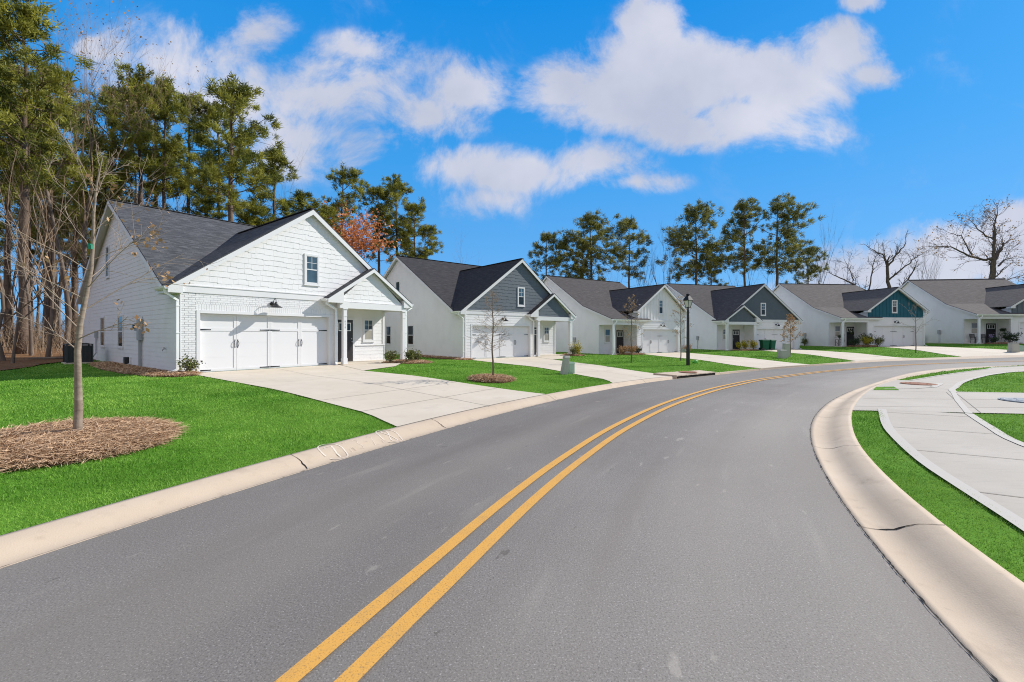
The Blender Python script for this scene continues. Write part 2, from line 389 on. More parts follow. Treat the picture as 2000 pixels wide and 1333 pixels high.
def tri_mesh(name, verts, m, parent=None, shade=None, n=3):
    """verts: (N*n,3) array of separate triangles / quads; shade: per-face value 0..1"""
    verts = np.asarray(verts, np.float32); N = len(verts) // n
    me = bpy.data.meshes.new(name)
    me.vertices.add(N * n); me.vertices.foreach_set('co', verts.ravel())
    me.loops.add(N * n); me.loops.foreach_set('vertex_index', np.arange(N * n, dtype=np.int32))
    me.polygons.add(N); me.polygons.foreach_set('loop_start', np.arange(0, N * n, n, dtype=np.int32))
    me.materials.append(m)
    me.update(calc_edges=True)
    if shade is not None:
        a = me.attributes.new('shade', 'FLOAT', 'FACE'); a.data.foreach_set('value', np.asarray(shade, np.float32))
    me.validate()
    o = bpy.data.objects.new(name, me); COL.objects.link(o)
    if parent is not None: o.parent = parent
    return o

def tag(o, label=None, cat=None, group=None, kind=None):
    if label: o['label'] = label
    if cat: o['category'] = cat
    if group: o['group'] = group
    if kind: o['kind'] = kind
    return o
def empty(name, loc, rz=0, label=None, cat=None, group=None):
    o = bpy.data.objects.new(name, None); o.empty_display_size = 0.3
    o.location = loc; o.rotation_euler = (0, 0, rz); COL.objects.link(o)
    return tag(o, label, cat, group)
def struct(o):
    o['kind'] = 'structure'; return o
def copy_tree(o, parent=None):
    c = o.copy(); COL.objects.link(c)
    if parent is not None: c.parent = parent
    for ch in [x for x in COL.objects if x.parent == o]:
        copy_tree(ch, c)
    return c

# ------------------------------------------------------------------ lie of the land
HOUSES = {'h1': (-11.44, 14.88, .234, .925), 'h2': (-2.925, 26.67, .042, .702), 'h3': (7.46, 36.89, -.077, .572),
          'h4': (30.22, 45.45, .032, .274), 'h5': (34.0, 46.2, .377, .11), 'h6': (47.36, 45.17, .693, -.125)}
def hloc(h, lx, ly, lz=None):
    x, y, z, a = HOUSES[h]; c, s = math.cos(a), math.sin(a)
    p = (x + c * lx - s * ly, y + s * lx + c * ly)
    return p if lz is None else (*p, z + lz)
CT = []
for h, (x, y, z, a) in HOUSES.items():
    q = -1 if h == 'h4' else 1
    CT.append((*hloc(h, 5 * q, -6), z - .25))
CT += [(0, 3, 0), (2, 10, 0)]
for h, (x, y, z, a) in HOUSES.items():
    q = -1 if h == 'h4' else 1
    for lx, ly in ((2.5, -1), (7, -1), (4.5, 8)): CT.append((*hloc(h, lx * q, ly), z - .25))
CT += [(-25, 18, -.03), (-6, 3, 0), (12, 4, 0), (-24, 24, 0), (-30, 30, .1)]
CT = np.array(CT, float)
def zr(x, y):
    x = np.asarray(x, float); y = np.asarray(y, float)
    d2 = (CT[:, 0] - x[..., None]) ** 2 + (CT[:, 1] - y[..., None]) ** 2
    w = 1 / (d2 + 12) ** 2
    return (w * CT[:, 2]).sum(-1) / w.sum(-1)

def crom(P, step=0.4):
    P = np.array(P, float); out = []
    Q = np.vstack([2 * P[0] - P[1], P, 2 * P[-1] - P[-2]])
    for i in range(1, len(Q) - 2):
        n = max(2, int(np.hypot(*(Q[i + 1] - Q[i])) / step))
        for k in range(n):
            t = k / n
            out.append(.5 * (2 * Q[i] + (Q[i + 1] - Q[i - 1]) * t + (2 * Q[i - 1] - 5 * Q[i] + 4 * Q[i + 1] - Q[i + 2]) * t * t + (3 * Q[i] - Q[i - 1] - 3 * Q[i + 1] + Q[i + 2]) * t ** 3))
    out.append(P[-1]); return np.array(out)
def resample(P, n=None, step=None):
    s = np.r_[0, np.cumsum(np.hypot(*np.diff(P, axis=0).T))]
    if n is None: n = max(2, int(s[-1] / step) + 1)
    u = np.linspace(0, s[-1], n)
    return np.stack([np.interp(u, s, P[:, 0]), np.interp(u, s, P[:, 1])], 1)
def extend(P, back, fwd):
    P = np.array(P, float)
    return np.vstack([back, P, fwd])
LF = extend([(-3.50,2.95),(-2.10,5.67),(-0.50,8.30),(1.29,10.79),(3.26,13.14),(5.37,15.38),(7.58,17.50),(9.89,19.52),(12.27,21.46),(14.72,23.31),(17.25,25.05),(19.87,26.66),(22.60,28.06),(25.45,29.18),(28.43,29.91),(31.48,30.28)],
            [(-7.6,-9), (-6.4,-5), (-5.0,-.8)], [(38, 30.3), (52, 29.6), (90, 27)])
LB = extend([(-3.85,3.24),(-2.53,5.95),(-0.96,8.52),(0.86,10.93),(2.86,13.19),(4.99,15.32),(7.22,17.35),(9.52,19.30),(11.88,21.18),(14.29,23.00),(16.75,24.75),(19.27,26.40),(21.87,27.93),(24.58,29.26),(27.40,30.4),(31.0,31.1)],
            [(-8.15,-8.9), (-6.9,-4.8), (-5.42,-.6)], [(38, 31.2), (52, 30.5), (90, 28)])
RF = extend([(2.23,1.98),(3.51,4.79),(5.14,7.41),(7.11,9.78),(9.30,11.96),(11.58,14.04),(13.89,16.09),(16.22,18.12),(18.62,20.06),(21.18,21.78),(23.95,23.13),(26.94,24.05)],
            [(-1.2,-10), (.1,-6), (1.2,-1.5)], [(30.5, 24.6), (38, 24.9), (52, 24.2), (90, 21.6)])
RB = extend([(3.11,2.61),(4.47,5.42),(6.28,7.97),(8.34,10.33),(10.55,12.55),(12.88,14.63),(15.32,16.60),(17.84,18.46),(20.45,20.19),(23.19,21.70),(26.3,22.95)],
            [(-.3,-10.2), (1.0,-6.2), (2.05,-1.0)], [(30.2, 23.7), (38, 24.0), (52, 23.3), (90, 20.7)])
LFc, LBc, RFc, RBc = (crom(P) for P in (LF, LB, RF, RB))
LBs, RBs = resample(LBc, step=1.2), resample(RBc, step=1.2)
def pdist(P, x, y):
    a = P[:-1]; d = P[1:] - a
    q = np.stack([np.asarray(x, float), np.asarray(y, float)], -1)[..., None, :]
    t = np.clip(((q - a) * d).sum(-1) / (d * d).sum(-1), 0, 1)
    return np.sqrt(((q - (a + t[..., None] * d)) ** 2).sum(-1)).min(-1)
def G(x, y):
    x = np.asarray(x, float); y = np.asarray(y, float)
    dl = pdist(LBs, x, y); dr = pdist(RBs, x, y)
    t = np.clip(dl / 6, 0, 1); sm = t * t * (3 - 2 * t)
    return zr(x, y) + np.where(dl < dr, .09 + .16 * sm, .08)
def Gf(x, y): return float(G(x, y))
def inpoly(x, y, P):
    P = np.asarray(P, float); c = np.zeros(np.shape(x), bool); j = len(P) - 1
    for i in range(len(P)):
        xi, yi = P[i]; xj, yj = P[j]
        m = ((yi > y) != (yj > y)) & (x < (xj - xi) * (y - yi) / (yj - yi + 1e-12) + xi)
        c ^= m; j = i
    return c

def grid_obj(name, rows, mats, mfun=None, kind=True, smooth=True):
    """rows: list of (N,3) arrays -> lofted sheet"""
    mb = MB(); n = len(rows[0]); k = len(rows)
    for r in rows: mb.v.extend([tuple(p) for p in r])
    for i in range(k - 1):
        for j in range(n - 1):
            mb.f.append((i * n + j, i * n + j + 1, (i + 1) * n + j + 1, (i + 1) * n + j)); mb.m.append(mfun(i, j) if mfun else 0)
    o = mb.build(name, mats, smooth=smooth)
    return struct(o) if kind else o
def drape_line(P, dz, w, base=None):
    """ribbon of width w along polyline P draped on base height"""
    base = base or G
    P = np.asarray(P, float); d = np.gradient(P, axis=0); d /= np.hypot(*d.T)[:, None] + 1e-9
    nrm = np.stack([-d[:, 1], d[:, 0]], 1)
    out = []
    for s in (-.5, .5):
        q = P + nrm * w * s
        out.append(np.c_[q, base(q[:, 0], q[:, 1]) + dz])
    return out
def add_ribbon(mb, P, dz, w, m=0, base=None):
    a, b = drape_line(P, dz, w, base)
    n = len(mb.v); k = len(a)
    mb.v.extend([tuple(p) for p in a]); mb.v.extend([tuple(p) for p in b])
    for i in range(k - 1):
        mb.f.append((n + i, n + i + 1, n + k + i + 1, n + k + i)); mb.m.append(m)

# far ground: reaches the horizon
mb = MB(); mb.lathe((20, 40, -.9), [(.01, 0), (60, 0), (250, 0), (1500, -6)], 48)
struct(mb.build('far_ground', farm))

# road surface
n = 520
A = resample(LFc, n); B = resample(RFc, n)
rows = []
for t in np.linspace(0, 1, 15):
    q = A * (1 - t) + B * t
    crown = .05 * (1 - (2 * t - 1) ** 2) * 0
    rows.append(np.c_[q, zr(q[:, 0], q[:, 1]) + crown])
ro = grid_obj('road', rows, asphalt)
ul = ro.data.uv_layers.new(name='UVMap'); sl = np.r_[0, np.cumsum(np.hypot(*np.diff((A + B) / 2, axis=0).T))]
for lp_ in ro.data.loops: ul.data[lp_.index].uv = (sl[lp_.vertex_index % n], lp_.vertex_index // n / 14.0)

# rolled concrete curbs
CW = [0, .10, .22, .34, .45, .55, .66, .78, .90, 1.0]
CZ = [.004, -.012, -.024, -.022, -.006, .022, .054, .076, .086, .09]
def curb(name, F, Bk, n=260):
    A = resample(F, n)
    # nearest partner on back line by normalised length keeps the cross lines nearly square
    B = resample(Bk, n)
    # re-project
    fine = resample(Bk, 4000); Bq = np.array([fine[np.argmin(((fine - a) ** 2).sum(1))] for a in A])
    rows = []
    for w, z in zip(CW, CZ):
        q = A * (1 - w) + Bq * w
        rows.append(np.c_[q, zr(q[:, 0], q[:, 1]) + z])
    q = Bq; rows.append(np.c_[q, zr(q[:, 0], q[:, 1]) - .12])
    rows.insert(0, np.c_[A, zr(A[:, 0], A[:, 1]) - .12])
    grid_obj(name, rows, curbm)
    return A, Bq
cLA, cLB = curb('curb', LFc, LBc)
cRA, cRB = curb('curb', RFc, RBc)
def curb_pt(side, s_idx, w):
    A, Bq = (cLA, cLB) if side == 'L' else (cRA, cRB)
    i = int(s_idx); t = s_idx - i; i = min(i, len(A) - 2)
    a = A[i] * (1 - t) + A[i + 1] * t; b = Bq[i] * (1 - t) + Bq[i + 1] * t
    q = a * (1 - w) + b * w
    return (q[0], q[1], float(zr(q[0], q[1])) + float(np.interp(w, CW, CZ)))
def curb_idx(side, x, y):
    A = cLA if side == 'L' else cRA
    d = np.hypot(A[:, 0] - x, A[:, 1] - y); i = int(np.argmin(d))
    j = i + 1 if i + 1 < len(A) and d[min(i + 1, len(A) - 1)] < d[max(i - 1, 0)] else i - 1
    return i + (j - i) * d[i] / (d[i] + d[j])
def curb_strip(mb, side, path, wid, m=0, dz=.004):
    """path: list of (s index, w) -> thin strip lying on the curb"""
    P = [Vector(curb_pt(side, s, w)) for s, w in path]
    L = []
    for i, p in enumerate(P):
        d = (P[min(i + 1, len(P) - 1)] - P[max(i - 1, 0)]); d.z = 0
        d = d.normalized() if d.length > 1e-9 else Vector((1, 0, 0))
        k = wid(i / (len(P) - 1)) if callable(wid) else wid
        nn = Vector((-d.y, d.x, 0)) * k / 2
        L.append((p + nn + Vector((0, 0, dz)), p - nn + Vector((0, 0, dz))))
    for a, b in zip(L[:-1], L[1:]): mb.poly([a[0], a[1], b[1], b[0]], m)
# cracks at the curb joints, and the dark seam between curb and asphalt
rng = random.Random(5)
mb = MB()
def crack(side, x, y, big=1.0, skew=0.0):
    s0 = curb_idx(side, x, y); path = []
    for k in range(15):
        w = k / 14; path.append((s0 + skew * (w - .5) + rng.uniform(-.018, .018) + .10 * math.sin(w * 4.5), w * .99 + .005))
    curb_strip(mb, side, path, lambda t: (.006 + .014 * math.exp(-((t - .45) / .16) ** 2) * big) * (.8 + .5 * rng.random()))
crack('R', 2.97, 3.61, 1.2, .25); crack('R', 4.35, 6.16, .4); crack('R', 6.0, 8.5, .25); crack('R', 8.3, 11.0, .15); crack('R', 11.4, 13.9, .3); crack('R', .9, -2, .4)
for q in ((-2.35, 5.15, .8, .35), (-1.15, 7.45, .4, .3), (1.2, 10.6, .2, .2), (4.6, 14.6, .2, .2), (-3.75, 2.45, .6, .3), (9.2, 18.9, .2, .1), (12.4, 21.5, .2, 0), (17, 24.9, .2, 0), (22, 27.8, .2, 0)):
    crack('L', *q)
for side, dens in (('R', 1.0), ('L', .35)):
    A = cRA if side == 'R' else cLA
    i0 = curb_idx(side, 1.2, -1.5) if side == 'R' else curb_idx(side, -5, -.8)
    i1 = curb_idx(side, 10, 12.6)
    path = [(s, -.006 + rng.uniform(-.008, .008)) for s in np.arange(i0, i1, .07)]
    curb_strip(mb, side, path, lambda t: (.002 + .012 * rng.random() ** 3) * (1.0 if side == 'R' else .5), dz=.006)
struct(mb.build('curb_crack', crackm))

# chalk figures on the left curb
mb = MB()
def chalk_path(cx, cy, pts, wid, sc=(.16, .24)):
    s0 = curb_idx('L', cx, cy)
    seg = float(np.hypot(*(cLA[1] - cLA[0])))
    path = [(s0 + px * sc[0] / seg, .62 + py * sc[1] / .5) for px, py in pts]
    curb_strip(mb, 'L', path, wid, dz=.0042)
circ = [(math.cos(t) * 1.0, math.sin(t) * .92) for t in np.linspace(-2.6, 3.4, 30)]
c7 = (-2.12, 5.62); c8 = (-1.62, 6.50)
chalk_path(*c7, circ, .017); chalk_path(*c7, [(-.42, .30), (-.36, .42), (0, .42), (.36, .44)], .016); chalk_path(*c7, [(.36, .44), (.22, .1), (.10, -.25), (.04, -.6)], .022)
chalk_path(*c8, circ, .016)
e8 = [(math.sin(2 * t) * .30, math.cos(t) * .62) for t in np.linspace(0, 2 * math.pi, 30)]
chalk_path(*c8, e8, .017)
G3 = {'N': [[(-.5, -1), (-.5, 1), (.5, -1), (.5, 1)]], '3': [[(-.5, .8), (.2, 1), (.4, .5), (-.1, .1), (.5, -.4), (.1, -1), (-.5, -.8)]], '-': [[(-.5, 0), (.5, 0)]],
      '2': [[(-.5, .6), (0, 1), (.5, .5), (-.5, -1), (.5, -1)]], '7': [[(-.5, 1), (.5, 1), (-.1, -1)]], '6': [[(.4, 1), (-.4, 0), (-.3, -.9), (.3, -.9), (.4, -.2), (-.3, -.1)]],
      '1': [[(0, 1), (0, -1)]], '4': [[(.3, -1), (.3, 1), (-.5, -.3), (.6, -.3)]]}
for ch, t in (('N', .26), ('3', .42), ('-', .55), ('2', .66), ('7', .80)):
    cx = c7[0] * (1 - t) + c8[0] * t; cy = c7[1] * (1 - t) + c8[1] * t
    for st in G3[ch]: chalk_path(cx, cy, [(a * .45, b * .5) for a, b in st], .007, (.14, .22))
struct(mb.build('chalk_marking', chalk))

# double yellow centre line
YLp = crom([(-5.0,-9.5),(-3.7,-5.2),(-2.4,-1.3),(-1.03,1.98),(-.67,2.80),(0.0,4.29),(0.70,5.66),(1.74,7.45),(3.36,9.78),(5.29,12.10),(7.1,14.05),(9.75,16.65),(14.6,20.55),(19.6,23.75),(23.2,25.6),(27.5,26.85),(33,27.5),(45,27.2),(80,24.9)], .3)
mb = MB()
d = np.gradient(YLp, axis=0); d /= np.hypot(*d.T)[:, None]; nr = np.stack([d[:, 1], -d[:, 0]], 1)
add_ribbon(mb, YLp, .012, .100, 0, zr); add_ribbon(mb, YLp + nr * .25, .012, .100, 0, zr)
struct(mb.build('road_marking', yellow))
# ------------------------------------------------------------------ lawns
OFF = [0, .25, .7, 1.5, 3, 5, 7.5, 10.5, 14, 18, 23, 30, 42, 60]
Pl = resample(LBc, 150)
dl = np.gradient(Pl, axis=0); dl /= np.hypot(*dl.T)[:, None]; nl = np.stack([-dl[:, 1], dl[:, 0]], 1)
rows = []
for o_ in OFF:
    q = Pl + nl * o_
    rows.append(np.c_[q, G(q[:, 0], q[:, 1]) - .014 - (0.0 if o_ < 30 else .1)])
grid_obj('lawn', rows, lawnm)
Pr = resample(RBc, 150); Tr = resample(np.array([(14., -16), (17, -4), (20, 4), (28, 9), (60, 12), (92, 10)]), 150)
rows = []
for t in (0, .03, .08, .15, .25, .38, .52, .68, .84, 1):
    q = Pr * (1 - t) + Tr * t
    rows.append(np.c_[q, G(q[:, 0], q[:, 1]) - .014])
grid_obj('lawn', rows, lawnm)

# ------------------------------------------------------------------ driveways: lofted between their two edges
DRIVE_POLYS = []
def curbsnap(x, y):
    i = np.argmin(np.hypot(LBc[:, 0] - x, LBc[:, 1] - y)); return tuple(LBc[i])
def loft_sheet(name, L, Rr, m, nu=14, step=.8, dz=.004, joints=(), mid=None):
    L = resample(np.array(L, float), 24); Rr = resample(np.array(Rr, float), 24)
    rows = []; iL, iR = (int(np.argmin(np.hypot(LBc[:, 0] - P[-1][0], LBc[:, 1] - P[-1][1]))) for P in (L, Rr))
    for t in np.linspace(0, 1, nu):
        q = L * (1 - t) + Rr * t
        if name == 'driveway':   # the foot of the drive follows the curb
            f = iL * (1 - t) + iR * t; k = min(int(f), len(LBc) - 2); e = LBc[k] + (LBc[k + 1] - LBc[k]) * (f - k)
            q = q + (e - q[-1])[None, :] * (np.clip((np.arange(24) - 14) / 9, 0, 1) ** 1.5)[:, None]
        rows.append(np.c_[q, G(q[:, 0], q[:, 1]) + dz])
    mb = MB(); n = 24
    for r in rows: mb.v.extend([tuple(p) for p in r])
    for i in range(nu - 1):
        for j in range(n - 1):
            mb.f.append((i * n + j, i * n + j + 1, (i + 1) * n + j + 1, (i + 1) * n + j)); mb.m.append(0)
    # control joints: along and across
    for kind, t in joints:
        if kind == 'u': P = np.stack([L[int(round(k)), :] * (1 - t) + Rr[int(round(k)), :] * t for k in range(24)])
        else:
            k = int(t * 23); P = np.stack([L[k] * (1 - s) + Rr[k] * s for s in np.linspace(0, 1, 12)])
        add_ribbon(mb, P, dz + .004, .013, 1)
    DRIVE_POLYS.append(np.vstack([L, Rr[::-1]]))
    return struct(mb.build(name, [m, joint]))
loft_sheet('driveway', [hloc('h1', .25, .08), (-2.75, 8.2), curbsnap(-1.85, 7.1)], [hloc('h1', 5.9, .08), (-5.63, 16.3), (-1.1, 12.55), curbsnap(.95, 11.05)], conc, joints=[('u', .52), ('v', .42), ('v', .74), ('v', .88)])
loft_sheet('walkway', [hloc('h1', 5.9, .0), (-5.63, 16.3)], [hloc('h1', 9.2, 1.15), hloc('h1', 9.35, -.4), (-5.03, 18.56)], conc, dz=.010)
loft_sheet('driveway', [hloc('h2', .25, .08), (3.2, 14.6), curbsnap(3.2, 13.6)], [hloc('h2', 5.9, .08), (2.53, 26.65), (5.9, 17.6), curbsnap(6.3, 16.5)], conc, joints=[('u', .5), ('v', .5), ('v', .8)])
loft_sheet('walkway', [hloc('h2', 5.9, .0), (2.53, 26.65)], [hloc('h2', 9.2, 1.15), hloc('h2', 9.3, -.4), (3.5, 28.0)], conc, dz=.010)
loft_sheet('driveway', [hloc('h3', 3.5, -1.4), (12.2, 23.5), curbsnap(12.5, 21.7)], [hloc('h3', 9.1, -1.4), (17.4, 26.6), curbsnap(17.6, 25.3)], conc, joints=[('u', .5), ('v', .5)])
loft_sheet('driveway', [hloc('h4', -5.9, .08), (23.2, 30), curbsnap(22.8, 28.4)], [hloc('h4', -.25, .08), (28.4, 31.5), curbsnap(28.6, 30.7)], conc, joints=[('u', .5), ('v', .5)])
loft_sheet('driveway', [hloc('h5', 3.5, -1.4), (33.2, 32.5), curbsnap(32.6, 31)], [hloc('h5', 9.1, -1.4), (40.6, 36.5), curbsnap(40, 31)], conc, joints=[('u', .5), ('v', .5)])
loft_sheet('driveway', [hloc('h6', 3.5, -1.4), (50, 32), curbsnap(50, 30.5)], [hloc('h6', 9.1, -1.4), (56, 32), curbsnap(56, 30.3)], conc)

# ------------------------------------------------------------------ right-hand pavements
so = crom([(2.6, .3), (3.35, 2.05), (4.05,3.4),(4.45,4.22),(4.93,5.16),(5.68,6.36),(6.33,7.28),(7.55,8.79)], .3)
sr = crom([(4.6, -.8), (5.3, 1.6), (6.05, 3.7), (7.02,5.9),(7.82,7.04),(8.78,8.28)], .3)
ui = crom([(13.75,14.9),(18.5,18.15),(23.0,20.9),(25.9,22.45),(33, 23.2), (60, 21.5)], .6)
ub = crom([(11.80,11.50),(12.35,12.10),(12.93,12.57),(15.0,14.34),(17.9,16.5),(20.4,18.15),(23.2,19.5),(30, 21.3), (60, 19)], .4)
walk = MB()
PAVE = []
def pave(P, m=0, dz=.004):
    P = np.array(P, float); PAVE.append(P)
    walk.poly([(p[0], p[1], Gf(p[0], p[1]) + dz) for p in P], m)
def pave_loft(L, Rr, n, dz=.004):
    L = resample(np.array(L, float), n); Rr = resample(np.array(Rr, float), n); PAVE.append(np.vstack([L, Rr[::-1]]))
    b = len(walk.v); K = 5
    for t in np.linspace(0, 1, K):
        q = L * (1 - t) + Rr * t; walk.v.extend([tuple(p) for p in np.c_[q, G(q[:, 0], q[:, 1]) + dz]])
    for i in range(K - 1):
        for j in range(n - 1):
            walk.f.append((b + i * n + j, b + i * n + j + 1, b + (i + 1) * n + j + 1, b + (i + 1) * n + j)); walk.m.append(0)
    return L, Rr
sL, sR = pave_loft(so, sr, 24)
i0 = np.argmin(np.hypot(RBc[:, 0] - 6.85, RBc[:, 1] - 8.68)); i1 = np.argmin(np.hypot(RBc[:, 0] - 9.87, RBc[:, 1] - 11.9)); i2 = np.argmin(np.hypot(RBc[:, 0] - 13.5, RBc[:, 1] - 15.2))
cb1 = RBc[i0:i1 + 1]; cb2 = RBc[i1:i2 + 1]
pave_loft(cb1, [(15.2, 7.6), (15.6, 11.1)], 10)      # the walk that crosses from the curb to the right
pave_loft(cb2, [tuple(ub[0]), tuple(ub[len(ub) // 14])], 8)
pave_loft(ui, ub, 40)
pave([cb2[-1], ui[0], ub[3], ub[1]], 0, .0065)
for k in range(2, 24, 4):   # joints across the walk
    add_ribbon(walk, np.array([sL[k] * (1 - s) + sR[k] * s for s in np.linspace(0, 1, 5)]), .009, .014, 1)
for k in range(3, 20, 4): 
    a = ui[min(k * 3, len(ui) - 1)]; b = ub[np.argmin(((ub - a) ** 2).sum(1))]
    add_ribbon(walk, np.array([a, (a + b) / 2, b]), .009, .016, 1)
for a, b in (((7.3, 9.15), (15.3, 8.7)), ((8.4, 10.3), (15.4, 9.9)), ((8.85, 8.33), (11.55, 11.45)), ((9.05, 8.3), (11.75, 11.42))):
    add_ribbon(walk, resample(np.array([a, b], float), 8), .009, .012, 1)
add_ribbon(walk, resample(np.array([(9.9, 11.85), (11.8, 11.48), (15.4, 11.15)], float), 12), .009, .012, 1)
add_ribbon(walk, so, .013, .13, 2); add_ribbon(walk, sr, .013, .12, 2)
add_ribbon(walk, ub[:-6], .013, .14, 2); add_ribbon(walk, ui, .013, .09, 2)
add_ribbon(walk, np.array([(8.82, 8.32), (10.3, 9.95), (11.78, 11.5)]), .013, .10, 2)
add_ribbon(walk, np.array([(12.47, 12.75), (13.2, 13.35), (13.9, 13.95)]), .013, .16, 2)
add_ribbon(walk, np.array([(10.55, 12.2), (11.6, 12.35), (12.5, 12.72)]), .013, .05, 2)
struct(walk.build('sidewalk', [walkm, joint, walkw]))
# little grass square left open in the apron
GP = np.array([(10.75, 12.72), (11.35, 12.80), (10.72, 11.92), (10.05, 11.98)])
mb = MB(); mb.poly([(p[0], p[1], Gf(*p) + .012) for p in GP])
struct(mb.build('lawn', lawnm))

# manhole cover, blue-grey disc laid on the walk
def disc(name, x, y, r, m, ring, dz=.016, label='', cat='', H=.012):
    mb = MB(); z = Gf(x, y) + dz
    mb.lathe((x, y, z), [(r * 1.10, -.01), (r * 1.10, H * .4), (r * 1.02, H * .4), (r * 1.01, H), (r * .9, H), (r * .88, H * .6), (r * .5, H * .6), (r * .48, H), (.001, H)], 36)
    for k in range(8):
        t = k * math.pi / 4; mb.box(x + math.cos(t) * r * .7 - .02, x + math.cos(t) * r * .7 + .02, y + math.sin(t) * r * .7 - .02, y + math.sin(t) * r * .7 + .02, z + H * .55, z + H * .95)
    return tag(mb.build(name, m), label, cat)
disc('manhole_cover', 12.85, 13.62, .40, rust, None, label='rusty brown round manhole cover set in the concrete apron beside the curve', cat='manhole cover')
disc('walk_disc', 11.85, 9.82, .47, bluedisc, None, label='round blue-grey disc lying in the concrete walk at the right edge', cat='utility cover')

# storm drain inlet in the left curb
s0 = curb_idx('L', 6.2, 16.2); s1 = curb_idx('L', 8.75, 18.55)
mb = MB()
fr = [Vector(curb_pt('L', s, 0)) for s in np.linspace(s0, s1, 9)]; bk = [Vector(curb_pt('L', s, 1)) for s in np.linspace(s0, s1, 9)]
out = [b + (b - f).normalized() * .85 for f, b in zip(fr, bk)]
for i in range(8):
    zt = .13
    f0, f1, o0, o1 = fr[i].copy(), fr[i + 1].copy(), out[i].copy(), out[i + 1].copy()
    zb = min(f0.z, f1.z)
    f0.z = f1.z = zb + zt; o0.z = o1.z = zb + zt + .03
    mb.poly([f0, f1, o1, o0], 0)
    dn = Vector((0, 0, .035)); dn2 = Vector((0, 0, .15)); inn = (f0 - o0).normalized() * -.02
    mb.poly([f0, f1, f1 - dn, f0 - dn], 0); mb.poly([f0 - dn, f1 - dn, f1 - dn + inn * 8, f0 - dn + inn * 8], 0)
    mb.poly([f0 - dn + inn, f1 - dn + inn, f1 - dn2 + inn, f0 - dn2 + inn], 1)
    mb.poly([o0, o1, o1 - dn2 * 1.6, o0 - dn2 * 1.6], 0)
for a, b in ((fr[0], out[0]), (fr[-1], out[-1])):
    z = a.z + .13; mb.poly([(a.x, a.y, z), (b.x, b.y, z + .03), (b.x, b.y, z - .3), (a.x, a.y, z - .15)], 0)
inlet = tag(mb.build('storm_drain', [curbm, crackm]), 'concrete curb inlet slab with a dark slot in front of the lamp post', 'storm drain')
c = (out[3] + bk[5]) / 2
m2 = MB(); m2.lathe((c.x + .1, c.y - .05, fr[3].z + .15), [(.36, 0), (.36, .016), (.30, .016), (.29, .01), (.001, .012)], 28)
m2.build('access_hatch', rust, inlet)

# ------------------------------------------------------------------ forest floor, mulch beds
Pb = crom([(-13.5, 2), (-17.2, 11), (-19.3, 16.2), (-20.4, 18.3), (-22.4, 21.6), (-20.5, 27), (-16, 33.5), (-9, 40), (2, 48), (14, 56), (30, 62), (60, 66)], 1.5)
d = np.gradient(Pb, axis=0); d /= np.hypot(*d.T)[:, None]; nn = np.stack([-d[:, 1], d[:, 0]], 1)
rows = []
for o_ in (0, .6, 2, 5, 10, 18, 30, 50):
    q = Pb + nn * o_
    rows.append(np.c_[q, G(q[:, 0], q[:, 1]) + .02 + .012 * max(0, o_ - 3) + .05 * np.sin(q[:, 0] * 1.1) * np.cos(q[:, 1] * .9) * min(1, o_ / 3)])
grid_obj('forest_floor', rows, litter)
def forest_z(x, y):
    dd = float(pdist(Pb, x, y)); return Gf(x, y) + .02 + .012 * max(0, dd - 3)

def straw_bed(name, P, label, cat, group=None, hgt=.1, n=9000, ln=.16, wid=.006, seed=1, soil=strawbase, mater=straw):
    """mounded bed with loose needles: P world polygon"""
    P = np.array(P, float); c = P.mean(0); root = empty(name, (c[0], c[1], Gf(*c)), 0, label, cat, group)
    rg = np.random.default_rng(seed)
    N = len(P); mb = MB(); rings = [1.0, .93, .8, .6, .3]
    zs = [0, .45, .8, 1, 1]
    for r, z in zip(rings, zs):
        for p in P:
            q = c + (p - c) * r; mb.v.append((q[0] - c[0], q[1] - c[1], Gf(*q) - Gf(*c) - .01 + hgt * z + rg.normal(0, .012) * (z > 0)))
    mb.v.append((0, 0, hgt))
    for i in range(len(rings) - 1):
        for k in range(N):
            mb.f.append((i * N + k, i * N + (k + 1) % N, (i + 1) * N + (k + 1) % N, (i + 1) * N + k)); mb.m.append(0)
    e = (len(rings) - 1) * N
    for k in range(N): mb.f.append((e + k, e + (k + 1) % N, len(mb.v) - 1)); mb.m.append(0)
    mb.build('mulch_base', soil, root, smooth=True)
    t = rg.random(n) ** .5; k = rg.integers(0, N, n); f_ = rg.random(n)
    p = c + ((P[k] * (1 - f_[:, None]) + P[(k + 1) % N] * f_[:, None]) - c) * (t * 1.01)[:, None]
    z = G(p[:, 0], p[:, 1]) - Gf(*c) + hgt * np.interp(t, [0, .3, .6, .8, .93, 1.01], [1, 1, 1, .8, .45, 0.02]) + rg.random(n) * .03
    a = rg.random(n) * 6.283; el = rg.normal(.03, .17, n)
    L = ln * rg.uniform(.5, 1.3, n)
    d3 = np.stack([np.cos(a) * np.cos(el), np.sin(a) * np.cos(el), np.sin(el)], 1); s3 = np.stack([-np.sin(a), np.cos(a), rg.normal(0, .5, n)], 1) * wid / 2
    b = np.c_[p - c, z]; m_ = b + d3 * L[:, None] * .5 + np.c_[np.zeros((n, 2)), rg.uniform(0, .02, n)]; e_ = b + d3 * L[:, None]
    e_[:, 2] = np.maximum(e_[:, 2], b[:, 2] - .03)
    V = np.stack([b - s3, b + s3, m_ + s3, m_ - s3, m_ - s3, m_ + s3, e_ + s3 * .6, e_ - s3 * .6], 1).reshape(-1, 3)
    tri_mesh('straw', V, mater, root, np.repeat(rg.random(n), 2), 4)['kind'] = 'stuff'
    return root
